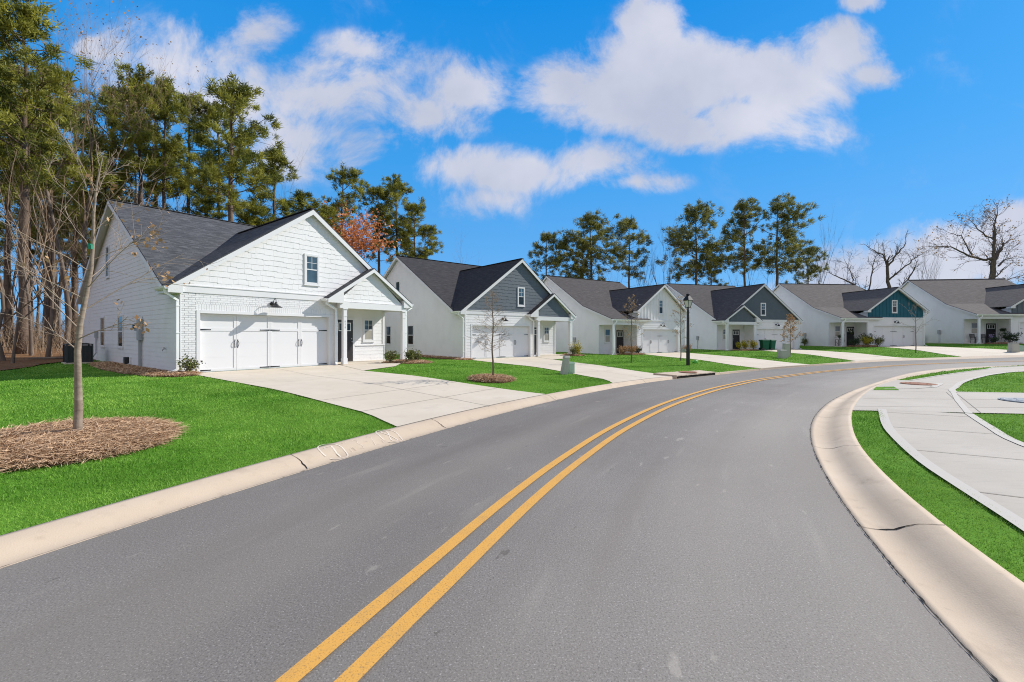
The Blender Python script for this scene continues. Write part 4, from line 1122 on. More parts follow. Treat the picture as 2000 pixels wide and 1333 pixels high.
    for mb, pl, o in ((gm, F0, gout), (gp, PF, pout)):
        if clad == 'shake': shakes(mb, pl, o, rs)
        else: battens(mb, pl, o)
    H.part('gable', gm, gable_m, label=gable_label); H.part('porch_gable', gp, gable_m)
    # porch: beam, ceiling, slab, posts
    bb = MB(); bb.box(5.75, 9.42, -.38, -.16, 2.56, 2.84); bb.box(5.86, 5.98, -.158, 1.17, 2.56, 2.82); bb.box(9.25, 9.42, -.158, 1.17, 2.56, 2.82)
    H.part('porch_beam', bb, trimw)
    cb = MB(); cb.box(5.87, 9.4, -.15, 1.17, 2.80, 2.83); H.part('porch_ceiling', cb, soffit)
    sb = MB(); sb.box(5.86, 9.3, -.45, 1.19, -.4, .035); H.part('porch_slab', sb, conc)
    pl_ = post(H, 6.02, -.27, 2.56); post(H, 9.32, -.27, 2.56)
    if number:
        letters(None, 'house_number', number, (-6.02 if mir else 6.02, -.27 - .087, 1.92), (1, 0, 0), (0, -1, 0), .095, numberm, parent=pl_)
    # doors & windows
    front_door(H, PB, 6.92, .90, 2.03, door_m, .06)
    window(H, PB, 8.28, 1.0, 2.2, .66, True, lower=blind)
    window(H, F0, 4.64, 3.50, 4.82, .66, True, lower=glassd if h != 'h1' else glass)
    garage_door(H, .56, 5.43, .16)
    db = MB(); F0.box(db, .45, .56, 0, 2.24, -.15, .022); F0.box(db, 5.43, 5.54, 0, 2.24, -.15, .022); F0.box(db, .561, 5.429, 2.13, 2.24, -.15, .024)
    H.part('door_casing', db, trimw)
    barn_lamp(H, 3.0, -.012, 2.60)
    if not mir:
        w1, w2, w3 = (8.15, 11.8, 10.7) if h == 'h1' else (7.15, 11.0, 9.3)
        window(H, LW, w1, .76, 2.27, .95, False, lower=glassd, trim=.06); window(H, LW, w2, .74, 2.28, .95, False, lower=glassd, trim=.06); window(H, LW, w3, 4.17, 5.75, .75, False, trim=.06)
    cbd = MB()
    LW.box(cbd, -.02, .10, -.2, 2.9, 0, .03)
    if not brick: F0.box(cbd, -.03, .09, -.2, 2.84, 0, .03)
    H.part('corner_board', cbd, trimw)
    cbd = MB(); PB.box(cbd, 9.14, 9.27, .0 if not brick else .87, 2.56, 0, .035); RW.box(cbd, 1.17, 1.27, -.2, 3.0, 0, .03)
    H.part('corner_board', cbd, trimw)
    gutter(H, (XT0 + .01, YG + .03, ZT - .035), (XT0 + .01, 1.0, ZT - .035), (-1, 0, 0)); gutter(H, (P0 + .01, PY + .03, PT - .035), (P0 + .01, -.03, PT - .035), (-1, 0, 0)); gutter(H, (P1 - .01, PY + .03, PT - .035), (P1 - .01, 1.3, PT - .035), (1, 0, 0))
    spout(H, [(-.44, .02, 2.9), (-.42, .02, 2.78), (-.09, .02, 2.55), (-.09, .02, .18)], (-.32, .0)); spout(H, [(5.2, -.25, 2.85), (5.2, -.25, 2.72), (5.70, -.13, 2.50), (5.70, -.13, .16)], (-.1, -.22)); spout(H, [(9.83, -.30, 2.86), (9.83, -.30, 2.74), (9.48, -.30, 2.58), (9.48, -.30, .16)], (.05, -.25))
    return H

# ---- plan two: porch under a swept roof on one side, garage under a front gable
def house_two(h, label, gable_m, roof_m, clad, number, seed, gable_label=None, raised=0.0):
    H = House(h, label); rs = random.Random(seed)
    YR, ZR, YB, ZB, YE, ZE = 7.1, 7.53, 1.82, 4.25, -1.75, 2.98; xl, xr = -.22, 10.1
    m1 = (ZR - ZB) / (YR - YB); m2 = (ZB - ZE) / (YB - YE); YBK = 2 * YR - YB + (ZB - 3.06) / m1
    XA, ZA, XT0, XT1, ZT, YG = 6.39, 6.22, 2.77, 10.01, 3.76, -1.78; sg = (ZA - ZT) / (XA - XT0); XE = 4.56
    rb = MB()
    slab(rb, [(xl, YB, ZB), (xr, YB, ZB), (xr, YR, ZR), (xl, YR, ZR)], (1, 0, 0)); slab(rb, [(xl, YBK, 3.06), (xl, YR, ZR), (xr, YR, ZR), (xr, YBK, 3.06)], (1, 0, 0))
    slab(rb, [(xl, YE, ZE), (3.4, YE, ZE), (3.4, YB, ZB), (xl, YB, ZB)], (1, 0, 0)); slab(rb, [(3.4, YE, ZE), (XE, YE, ZE), (XE, -1.42, ZE + .33 * m2), (3.4, -1.42, ZE + .33 * m2)], (1, 0, 0))
    rb.beam((xl, YR, ZR + .005), (xr, YR, ZR + .005), .22, .03, 0)
    H.part('main_roof', rb, [roof_m, soffit])
    yk = YB + (ZA - ZB) / m1; xk = XA - (ZA - ZB) / sg; yt = YB - (ZB - ZT) / m2
    gb = MB()
    slab(gb, [(XT0, YG, ZT), (XA, YG, ZA), (XA, yk, ZA), (xk, YB, ZB), (XT0, yt, ZT)], (0, 1, 0)); slab(gb, [(XA, YG, ZA), (XT1, YG, ZT), (XT1, YB - (ZB - ZT) / m1, ZT), (XA, yk, ZA)], (0, 1, 0))
    gb.beam((XA, YG, ZA + .005), (XA, yk, ZA + .005), .22, .03, 0)
    H.part('gable_roof', gb, [roof_m, soffit])
    tb = MB()
    rake(tb, (XT0, YG - .001, ZT), (XA, YG - .001, ZA), .2); rake(tb, (XA, YG - .001, ZA), (XT1, YG - .001, ZT), .2)
    for x, sgn in ((xl, -1), (xr, 1)):
        for ya, za, yb_, zb in ((YE, ZE, YB, ZB), (YB, ZB, YR, ZR), (YR, ZR, YBK, 3.06)):
            if sgn > 0 and ya == YE: continue
            tb.hexa([(x, ya, za - .2), (x, yb_, zb - .2), (x + sgn * .02, yb_, zb - .2), (x + sgn * .02, ya, za - .2), (x, ya, za - .052), (x, yb_, zb - .052), (x + sgn * .02, yb_, zb - .052), (x + sgn * .02, ya, za - .052)])
    tb.hexa([(XT0 + .01, YG + .03, ZT - .22), (3.2, YG + .03, ZT - .22), (3.2, -1.3, ZT - .22), (XT0 + .01, -1.3, ZT - .22), (XT0 + .01, YG + .03, ZT - .06), (3.2, YG + .03, ZT + .2), (3.2, -1.3, ZT + .2), (XT0 + .01, -1.3, ZT - .06)])
    tb.hexa([(9.6, YG + .03, ZT - .22), (XT1 - .01, YG + .03, ZT - .22), (XT1 - .01, 0, ZT - .22), (9.6, 0, ZT - .22), (9.6, YG + .03, ZT + .2), (XT1 - .01, YG + .03, ZT - .06), (XT1 - .01, 0, ZT - .06), (9.6, 0, ZT + .2)])
    tb.box(xl, XE, YE - .022, YE - .001, ZE - .22, ZE - .05)
    F0 = FRONT(0, -1.45)
    F0.box(tb, 3.1, 9.65, 2.86, 3.02, -.01, .035)
    H.part('roof_trim', tb, trimw)
    wb = MB(); LW = LEFTP(0); RW = RIGHTP(9.65)
    lap(wb, LW, [(0, -.6), (14.2, -.6), (14.2, 3.0), (YR, ZR - .13), (YB, ZB - .12), (0, ZB - .12 - YB * m2)]); lap(wb, LW, [(YE + .12, 2.5), (0, 2.5), (0, ZB - .12 - YB * m2), (YE + .12, ZE - .1)])
    wb.box(.005, .12, YE + .13, 0, 2.5, 2.8)
    flat(wb, RW, [(-1.45, -.5), (14.2, -.5), (14.2, 3.0), (YR, ZR - .13), (YB, ZB - .13), (-1.45, 3.7)])
    flat(wb, Plane((0, 14.2, 0), (1, 0, 0), (0, 1, 0)), [(0, -.5), (9.65, -.5), (9.65, 3.1), (0, 3.1)])
    PB = FRONT(0, 0); lap(wb, PB, [(0, -.3), (3.1, -.3), (3.1, 2.9), (0, 2.9)])
    GL = LEFTP(3.1); lap(wb, GL, [(-1.45, -.4), (0, -.4), (0, 3.4), (-1.45, 3.7)])
    for o in ([(3.1, -.4), (3.72, -.4), (3.72, 2.86), (3.1, 2.86)], [(8.78, -.4), (9.65, -.4), (9.65, 2.86), (8.78, 2.86)], [(3.72, 2.24), (8.78, 2.24), (8.78, 2.86), (3.72, 2.86)]): lap(wb, F0, o)
    wb.box(3.12, 3.72, -1.45, -1.2, -.3, 2.9); wb.box(8.78, 9.63, -1.449, -1.2, -.3, 2.9); wb.box(3.71, 8.79, -1.448, -1.2, 2.23, 2.9)
    H.part('wall', wb, white)
    fb = MB(); fb.box(-.01, 9.66, .01, 14.21, -.9, -.02); fb.box(3.11, 9.66, -1.44, .0, -.9, -.02); H.part('foundation', fb, conc)
    gm = MB(); gout = [(3.12, 3.02), (9.64, 3.02), (9.64, 3.76), (XA + .02, ZA - .15), (XA - .02, ZA - .15), (3.12, 3.76)]
    if clad == 'shake': shakes(gm, F0, gout, rs)
    else:
        battens(gm, F0, gout)
    if clad == 'bands':
        F0.box(gm, 3.3, 9.5, 4.24, 4.29, 0, .024)
    H.part('gable', gm, gable_m, label=gable_label)
    bb = MB(); bb.box(-.02, 3.09, YE + .12, YE + .30, 2.5, 2.80); H.part('porch_beam', bb, trimw)
    cb = MB(); cb.box(.13, 3.08, YE + .31, -.03, 2.74, 2.77); H.part('porch_ceiling', cb, soffit)
    sb = MB(); sb.box(-.05, 3.09, YE + .05, -.001, -.7, raised); H.part('porch_slab', sb, [conc])
    if raised > .1:
        kb = MB(); kb.box(-.09, 3.085, YE + .0, YE + .045, -.7, raised - .04); kb.box(-.09, -.052, YE + .05, .0, -.7, raised - .04); H.part('porch_base', kb, brickbase)
    p0 = post(H, .14, YE + .21, 2.5, z0=raised); post(H, 2.98, YE + .21, 2.5, z0=raised)
    if number: letters(None, 'house_number', number, (.14, YE + .21 - .087, 1.95), (1, 0, 0), (0, -1, 0), .095, numberm, parent=p0)
    front_door(H, PB, 2.48, .92, 2.05, blackdoor, raised + .02)
    window(H, PB, .98, .95, 2.2, .72, False, trim=.07, lower=blind)
    window(H, F0, 6.22, 3.50, 4.86, .64, True)
    garage_door(H, 3.83, 8.67, -1.29)
    db = MB(); F0.box(db, 3.72, 3.83, 0, 2.24, -.15, .024); F0.box(db, 8.67, 8.78, 0, 2.24, -.15, .024); F0.box(db, 3.831, 8.669, 2.13, 2.24, -.15, .026)
    H.part('door_casing', db, trimw)
    barn_lamp(H, 6.25, -1.462, 2.55)
    for boards in (((LW, -.02, .10, -.1, 2.5, .03), (PB, .0, .09, 0, 2.5, .028)), ((GL, -1.47, -1.37, -.1, 3.0, .03), (F0, 3.07, 3.18, -.1, 2.86, .03)), ((F0, 9.55, 9.68, -.1, 2.86, .03),)):
        cbd = MB()
        for pl_, a_, b_, c_, d_, e_ in boards: pl_.box(cbd, a_, b_, c_, d_, 0, e_)
        H.part('corner_board', cbd, trimw)
    gutter(H, (xl, YE - .023, ZE - .035), (XE, YE - .023, ZE - .035), (0, -1, 0))
    spout(H, [(.18, YE - .08, 2.85), (.18, YE - .08, 2.72), (-.02, YE + .04, 2.48), (-.02, YE + .04, .16)], (-.28, -.1)); spout(H, [(9.95, -1.6, 3.6), (9.95, -1.6, 3.3), (9.72, -1.5, 3.0), (9.72, -1.5, .16)], (.1, -.2))
    return H

h1 = house_one('h1', 'all-white house nearest the camera with white shingled gable and painted brick garage', white, roof_dark, True, 'shake', browndoor, '614', seed=3)
h2 = house_one('h2', 'white house with slate-blue shingled gable, second along the street', slate, roof_grey, False, 'shake', browndoor, '', seed=4, gable_label='slate-blue shingled gable')
h3 = house_two('h3', 'all-white house with white board-and-batten gable behind the street lamp', white, roof_mid, 'bands', '', 5)
h4 = house_one('h4', 'white house with dark slate gables and green bins by its garage', darkslate, roof_mid, False, 'shake', blackdoor, '', mir=True, seed=6, gable_label='dark slate gable')
h5 = house_two('h5', 'white house with deep teal board-and-batten gable and raised porch', teal, roof_brown, 'batten', '', 7, gable_label='deep teal board-and-batten gable', raised=.0)
h6 = house_two('h6', 'rightmost white house whose slate gable is cut by the right edge', slate, roof_brown, 'batten', '', 8, gable_label='slate-grey gable', raised=.0)

# fittings on the side wall of the nearest house
LW = LEFTP(0)
def fit(name, mb, m, H=h1, parent=None, smooth=False): return H.part(name, mb, m, parent, smooth=smooth)
mb = MB(); LW.box(mb, 4.55, 4.92, 1.13, 2.0, .02, .14); e = fit('electric_panel', mb, greym)
mb = MB(); LW.box(mb, 4.57, 4.90, 1.18, 1.95, .14, .15); fit('panel_cover', mb, greym, parent=e)
mb = MB(); mb.tube([LW.at(4.8, 1.13, .07), LW.at(4.8, -.1, .07)], .05, 8); mb.tube([LW.at(4.62, 1.13, .06), LW.at(4.62, -.1, .06)], .018, 6); mb.tube([LW.at(4.5, 2.1, .05), LW.at(4.5, 1.2, .05)], .014, 6); fit('conduit', mb, greym)
mb = MB(); LW.box(mb, 5.25, 5.5, 1.52, 1.85, .02, .10); e = fit('electric_meter', mb, greym)
mb = MB(); mb.tube([LW.at(5.375, 1.70, .10), LW.at(5.375, 1.70, .18)], [.085, .08], 14); fit('meter_glass', mb, glassd, parent=e)
mb = MB(); LW.box(mb, 12.9, 13.2, 1.2, 1.55, .02, .12); mb.tube([LW.at(13.05, 1.2, .07), LW.at(13.05, .4, .07), LW.at(13.2, .2, .15), LW.at(13.5, .12, .5)], .025, 6); fit('disconnect_box', mb, greym)
mb = MB(); LW.box(mb, 6.65, 6.95, .02, .38, .02, .16); fit('drain_box', mb, black)
mb = MB(); mb.tube([LW.at(6.4, .4, .05), LW.at(6.4, .1, .05), LW.at(6.5, .02, .3), LW.at(6.3, .0, .75)], .022, 6); fit('drain_pipe', mb, gutter_m)
mb = MB(); mb.tube([LW.at(1.54, .84, .02), LW.at(1.54, .84, .10), LW.at(1.54, .78, .13)], .014, 6); mb.lathe(LW.at(1.54, .90, .08), [(.001, -.006), (.03, -.004), (.03, .004), (.001, .006)], 8); mb.tube([LW.at(1.54, .84, .08), LW.at(1.54, .9, .08)], .006, 5); fit('hose_bib', mb, black)
for H, y in ((h3, 3.1), (h5, 3.2), (h6, 2.9)):
    mb = MB(); LW.box(mb, y - .14, y + .14, 1.0, 1.42, .03, .16); e = H.part('gas_meter', mb, greym)
    mb = MB(); mb.tube([LW.at(y, 1.0, .09), LW.at(y, -.2, .09)], .022, 6); H.part('gas_pipe', mb, greym, e)
mb = MB(); pl = Plane((9.24, 0, 0), (0, 1, 0), (1, 0, 0)); pl.box(mb, 3.9, 4.18, 1.0, 1.42, .03, .16); e = h4.part('gas_meter', mb, greym)
mb = MB(); mb.tube([pl.at(4.04, 1.0, .09), pl.at(4.04, -.2, .09)], .022, 6); h4.part('gas_pipe', mb, greym, e)
mb = MB(); LW.box(mb, 5.0, 5.22, .95, 1.5, .03, .14); LW.box(mb, 5.35, 5.75, 1.0, 1.6, .03, .16); h6.part('electric_meter', mb, greym)
# ------------------------------------------------------------------ trees
def pine_mesh(seed, h, r, cs=.5, nb=40, cl=6, nt=26, lean=0.0, tr=.24, shape='round', size=.42, low=0):
    """returns trunk MB and crown triangles"""
    rs = random.Random(seed); rg = np.random.default_rng(seed)
    tb = MB(); n = 12; ax = []
    bx, by = rs.uniform(-.3, .3), rs.uniform(-.3, .3)
    for i in range(n + 1):
        t = i / n; ax.append(Vector((lean * t * t * h + bx * math.sin(t * 3.1) + rs.gauss(0, .03), by * math.sin(t * 2.6) + rs.gauss(0, .03), t * h * .97)))
    rad = lambda t: tr * (1 - t) ** .8 * .92 + .03 + (.10 * tr / .24) * max(0, 1 - t * 14)
    tb.tube(ax, [rad(i / n) for i in range(n + 1)], 9)
    axp = lambda t: ax[min(int(t * n), n - 1)].lerp(ax[min(int(t * n), n - 1) + 1], t * n - min(int(t * n), n - 1))
    V = []; SHD = []
    def clump(c, d, sz):
        k = nt; dirs = rg.normal(size=(k, 3)); dirs[:, 2] += .45; dirs += np.array(d) * .7
        dirs /= np.linalg.norm(dirs, axis=1)[:, None]
        L = sz * rg.uniform(.6, 1.25, k); sd = np.cross(dirs, rg.normal(size=(k, 3))); sd /= np.linalg.norm(sd, axis=1)[:, None] + 1e-6
        b = np.array(c) + rg.normal(0, sz * .33, (k, 3)); w = sz * .085
        tip = b + dirs * L[:, None]
        V.append(np.stack([b - sd * w, b + sd * w, tip + sd * w * .4], 1).reshape(-1, 3))
        s0 = rg.beta(1.6, 1.8); SHD.append(np.clip(s0 + rg.normal(0, .14, k), 0, 1))
    az = rs.uniform(0, 6)
    gaps = [(rs.uniform(cs, .9), rs.uniform(0, 6.28)) for _ in range(4)]
    for i in range(nb):
        u = (i + rs.random()) / nb; t = cs + (1 - cs) * u ** .9 * .985
        az += 2.4 + rs.gauss(0, .5)
        if any(abs(t - g) < .05 and abs((az - a + 3.14) % 6.28 - 3.14) < 1.0 for g, a in gaps): continue
        if shape == 'round': prof = math.sin(min(1, (1 - u) * .92 + .12) * math.pi * .62) ** .8 * (.55 + .45 * min(1, u * 4 + .25))
        elif shape == 'flat': prof = (.45 + .65 * u) * (1 if u < .8 else (1 - (u - .8) * 3.2))
        else: prof = (1 - u) ** .75 * .95 + .12
        L = r * prof * rs.uniform(.55, 1.15)
        if L < .3: L = .3
        up = rs.uniform(-.05, .25) + .75 * u ** 2
        p0 = axp(t); d = Vector((math.cos(az), math.sin(az), up)).normalized()
        pts = [p0]; p = p0.copy(); dd = d.copy()
        for k in range(4):
            dd = (dd + Vector((rs.gauss(0, .16), rs.gauss(0, .16), rs.gauss(.05, .10)))).normalized(); p = p + dd * L / 4; pts.append(p.copy())
        br = max(.018, .05 * L / r * tr / .24 * 1.1)
        tb.tube(pts, [br, br * .8, br * .6, br * .42, br * .2], 4, cap=False)
        nc = max(2, int(cl * (.4 + L / r)))
        for k in range(nc):
            q = .38 + .62 * (k + rs.random()) / nc; a = pts[min(int(q * 4), 3)].lerp(pts[min(int(q * 4), 3) + 1], q * 4 - min(int(q * 4), 3))
            off = Vector((rs.gauss(0, 1), rs.gauss(0, 1), rs.gauss(.15, .55))) * (.16 * L + .12)
            e = a + off
            if rs.random() < .55: tb.tube([a, a.lerp(e, .6) + Vector((0, 0, .04)), e], [br * .3 + .006, .012, .006], 3, cap=False)
            clump(e, (d + off.normalized() * .5), size * rs.uniform(.75, 1.25))
            clump(e + Vector((rs.gauss(0, .3), rs.gauss(0, .3), rs.gauss(.05, .16))) , d, size * rs.uniform(.6, 1.1))
    for k in range(6):
        clump(axp(.985) + Vector((rs.gauss(0, .3), rs.gauss(0, .3), rs.gauss(.1, .3))), (0, 0, .6), size)
    for i in range(low):   # dead stubs below the crown
        t = cs * rs.uniform(.45, 1); a = rs.uniform(0, 6.28); L = rs.uniform(.3, 1.6); p0 = axp(t)
        tb.tube([p0, p0 + Vector((math.cos(a) * L * .5, math.sin(a) * L * .5, rs.uniform(-.1, .3))), p0 + Vector((math.cos(a) * L, math.sin(a) * L, rs.uniform(-.4, .5)))], [.03, .018, .006], 3, cap=False)
    return tb, np.vstack(V), np.concatenate(SHD)
def make_pine(name, seed, h, r, nm=needles, bk=bark, **k):
    root = empty(name, (0, 0, 0)); tb, V, Sd = pine_mesh(seed, h, r, **k)
    tb.build('trunk', bk, root, smooth=True); tri_mesh('crown', V, nm, root, Sd)
    return root
def bare_mesh(seed, h, spread=.35, trunk=.16, depth=5, first=.25, up=.55, kids=(2, 4), crook=.12, twig_r=.006, nside=6, lean=0, tips=None, shrink=(.55, .8)):
    rs = random.Random(seed); tb = MB(); cr = MB()
    def grow(p, d, L, r, lv):
        pts = [p.copy()]; n = 4 if lv < 3 else 3; q = p.copy(); dd = d.copy()
        for i in range(n):
            dd = (dd + Vector((rs.gauss(0, crook), rs.gauss(0, crook), rs.gauss(up * .07, crook * .6)))).normalized(); q = q + dd * L / n; pts.append(q.copy())
        r1 = r * (.62 if lv < depth else .3); rr = [r + (r1 - r) * i / n for i in range(n + 1)]
        if lv == 0: rr[0] *= 1.35
        (tb if lv == 0 else cr).tube(pts, rr, nside if lv == 0 else (5 if lv == 1 else 4 if lv == 2 else 3), cap=False)
        if lv >= depth:
            if tips is not None: tips.append(q.copy())
            return
        k = rs.randint(*kids) + (2 if lv == 0 else 0)
        for i in range(k):
            t = rs.uniform(first if lv == 0 else .25, .97) if i else 1.0
            j = min(int(t * n), n - 1); a = pts[j].lerp(pts[j + 1], t * n - j)
            base = (pts[j + 1] - pts[j]).normalized(); o = base.orthogonal().normalized(); o.rotate(Matrix.Rotation(rs.uniform(0, 6.283), 3, base))
            ang = rs.uniform(.3, .9) * spread / .35 if i else rs.uniform(.1, .3)
            nd = (base * math.cos(ang) + o * math.sin(ang)); nd.z += up * .22; nd.normalize()
            grow(a, nd, L * rs.uniform(*shrink) * (1.15 - .45 * t if lv == 0 else 1), max(twig_r, (r + (r1 - r) * t) * rs.uniform(.45, .72)), lv + 1)
    grow(Vector((0, 0, -.15)), Vector((lean, rs.gauss(0, .03), 1)).normalized(), h * .62, trunk, 0)
    return tb, cr
def leaf_tris(pts, rg, per, sz, spread):
    P = np.repeat(np.array([tuple(p) for p in pts]), per, 0); n = len(P); P = P + rg.normal(0, spread, (n, 3))
    d = rg.normal(size=(n, 3)); d /= np.linalg.norm(d, axis=1)[:, None]; s = np.cross(d, rg.normal(size=(n, 3))); s /= np.linalg.norm(s, axis=1)[:, None] + 1e-6
    L = sz * rg.uniform(.6, 1.3, n)[:, None]
    return np.stack([P, P + d * L * .5 + s * L * .35, P + d * L, P + d * L * .5 - s * L * .35], 1).reshape(-1, 3), np.clip(rg.beta(1.5, 1.7, n), 0, 1)
def make_bare(name, seed, h, bk=bark2, tw=None, leaves=None, **k):
    root = empty(name, (0, 0, 0)); tips = []
    tb, cr = bare_mesh(seed, h, tips=tips, **k)
    tb.build('trunk', bk, root, smooth=True); cr.build('branches', tw or bk, root, smooth=True)
    if leaves:
        m, frac, per, sz, spd = leaves; rg = np.random.default_rng(seed); rs = random.Random(seed)
        pts = [p for p in tips if rs.random() < frac]
        if pts:
            V, Sd = leaf_tris(pts, rg, per, sz, spd); tri_mesh('leaves', V, m, root, Sd, 4)
    return root
def at_px(u, d): return ((u - 1000) / 841.3 * d, d)
used = {}
def plant(proto, x, y, z, s=1.0, rz=0.0, label=None, cat='tree', group=None, sz=None):
    o = proto if proto.name not in used else copy_tree(proto)
    used[proto.name] = 1
    o.location = (x, y, z); o.rotation_euler = (0, 0, rz); o.scale = (s, s, sz or s)
    return tag(o, label, cat, group)
PN = 'pine_tree'
pA = make_pine(PN, 21, 20, 3.5, cs=.54, nb=36, cl=5, nt=46, size=.40, tr=.26, shape='round', low=9)
pB = make_pine(PN, 22, 20, 2.9, cs=.60, nb=34, cl=5, nt=46, size=.40, tr=.22, shape='round', low=8, lean=.004)
pC = make_pine(PN, 23, 20, 3.3, cs=.52, nb=36, cl=5, nt=46, size=.40, tr=.22, shape='cone', low=8)
pD = make_pine(PN, 24, 20, 3.1, cs=.60, nb=32, cl=5, nt=46, size=.40, tr=.24, shape='flat', low=7)
pE = make_pine(PN, 25, 20, 3.6, cs=.48, nb=44, cl=5, nt=46, size=.42, tr=.27, low=6)
def pine_at(proto, u, vtop, d, base, label, group, rz, H0=20, wide=1.0):
    x, y = at_px(u, d); h = 1.6 + (653.9 - vtop) / 841.3 * d - base
    s = h / H0
    o = plant(proto, x, y, base, s * wide, rz, label, 'pine tree', group, s)
    return o
WG = 'pines in the wood behind the nearest house'
bz = lambda u, d: forest_z(*at_px(u, d)) - .1
for pr, u, v, d, l, rz, w in (
    (pE, 44, 8, 27, 'thick-trunked tall pine at the left edge of the photo', .3, .95),
    (pC, 92, 118, 38, 'tall pine between the thick-trunked pine and the tan bare trees', 5.3, .85),
    (pB, 145, 205, 46, 'pine rising behind the middle of the tan bare trees', 2.9, 1.0),
    (pA, 222, 172, 44, 'dark pine behind the tan bare tree nearest the gable', 1.1, .85),
    (pD, 15, 120, 40, 'pine half behind the thick-trunked pine at the left edge', 4.6, .9),
    (pC, 60, 260, 55, 'lower pine far back between the left trunks', 2.6, 1.2),
    (pC, -85, 30, 25, 'pine whose crown is half cut off by the left edge', 2.0, 1.0),
    (pB, -20, 150, 33, 'pine deep in the wood behind the thick-trunked pine at left', 4.0, 1.0),
    (pB, 262, 140, 37, 'slender pine just right of the tall tan bare trees', 1.2, .95),
    (pD, 300, 178, 43, 'pine between the two slender pines over the ridge of the nearest house', 5.1, .9),
    (pC, 328, 150, 39, 'pine with a bushy light green crown above the middle of the nearest roof', 2.4, .8),
    (pB, 372, 185, 45, 'shaded pine half hidden left of the big spreading pine', 3.3, .9),
    (pA, 455, 160, 38, 'big spreading pine with a bare lower trunk above the roof of the nearest house', 1.9, 1.05),
    (pD, 425, 215, 47, 'pine standing close behind the big spreading pine', .6, .9),
    (pC, 535, 290, 46, 'lower pine with sweeping boughs right of the big spreading pine', 4.4, 1.2),
    (pC, 585, 372, 50, 'small bushy pine left of the peak of the nearest gable', 5.5, 1.5),
    (pC, 640, 400, 50, 'small bushy pine hidden behind the peak of the nearest gable', 3.5, 1.2),
    (pD, 672, 335, 54, 'single pine right of the peak of the nearest gable', 2.2, 1.0),
    (pA, 738, 362, 58, 'left pine of the clump behind the russet tree', 3.0, .95),
    (pB, 770, 350, 60, 'tallest pine of the clump behind the russet tree', .2, 1.1),
    (pA, 808, 396, 58, 'pine with a sweeping bough at the right of the clump behind the russet tree', 4.9, 1.0),
    (pD, 832, 445, 57, 'lowest pine at the right end of the clump behind the russet tree', 1.5, 1.25),
    (pC, 180, 300, 48, 'dark pine deep in the wood behind the tall tan bare trees', 1.0, 1.1),
    (pA, 110, 320, 50, 'far pine seen between the thick trunk and the tan bare trees', 2.0, 1.0),
    (pC, 500, 395, 44, 'bushy young pine rising just behind the nearest roof', 3.9, 1.5),
    (pC, 400, 380, 42, 'bushy young pine low behind the ridge of the nearest house', .9, 1.5)):
    pine_at(pr, u, v, d, bz(u, d), l, WG, rz, wide=w)
FG = 'far pines behind the row of houses'
fA = make_pine(PN, 31, 20, 5.0, nm=needles2, cs=.48, nb=50, cl=6, nt=34, tr=.25, shape='round', low=5, size=.5)
fB = make_pine(PN, 36, 20, 5.0, nm=needles2, cs=.50, nb=50, cl=6, nt=38, tr=.24, shape='round', low=6, size=.46)
fC = make_pine(PN, 33, 20, 4.4, nm=needles2, cs=.52, nb=38, cl=6, nt=34, tr=.22, shape='round', low=8, size=.5)
for pr, u, v, d, l, rz, w in (
    (fC, 1067, 457, 72, 'far pine, first right of the slate-blue gable', .4, 1.0),
    (fA, 1150, 424, 74, 'broad far pine, second right of the slate-blue gable', 2.0, 1.15),
    (fC, 1138, 470, 80, 'thin far pine leaning against the broad second one', 5.0, .9),
    (fC, 1229, 430, 76, 'far pine with a crooked trunk, third right of the slate-blue gable', 3.1, 1.05),
    (fA, 1357, 406, 78, 'tall far pine over the right slope of the white board-and-batten gable', 1.2, 1.0),
    (fC, 1388, 478, 80, 'short far pine beside the tall one over the third house', 4.2, 1.0),
    (fB, 1452, 398, 80, 'far pine with a long bare trunk, left of the tallest right-hand pine', 2.9, .9),
    (fB, 1522, 397, 80, 'far pine with a wide flat crown over the dark slate house', .9, 1.1),
    (fC, 1578, 485, 82, 'small far pine right of the wide flat-crowned pine', 5.6, .9)):
    x, y = at_px(u, d); pine_at(pr, u, v, d, 0.3, l, FG, rz, wide=w)

# bare hardwoods
BN = 'bare_tree'
bA = make_bare(BN, 41, 15, bark2, twig, trunk=.14, depth=5, kids=(2, 4), spread=.25, up=.9, first=.62, twig_r=.005, leaves=(dryleaf, .5, 2, .11, .14))
bB = make_bare(BN, 42, 15, bark2, twig, trunk=.13, depth=5, kids=(2, 4), spread=.33, up=.6, first=.35)
bC = make_bare(BN, 43, 15, bark2, twig, trunk=.12, depth=4, kids=(2, 4), spread=.42, up=.4, first=.2, crook=.16)
bF = make_bare(BN, 46, 15, bark2, twig, trunk=.11, depth=3, kids=(2, 3), spread=.30, up=.9, first=.5, crook=.06, twig_r=.007)
bD = make_bare(BN, 44, 15, bark2, bark2, trunk=.10, depth=4, kids=(2, 3), spread=.25, up=.8, first=.4)
def bare_at(pr, u, v, d, base, l, g, rz, w=1.0, H0=16.0):
    x, y = at_px(u, d); h = 1.6 + (653.9 - v) / 841.3 * d - base; s = h / H0
    return plant(pr, x, y, base, s * w, rz, l, 'bare tree', g, s)
BG = 'bare trees in the wood'
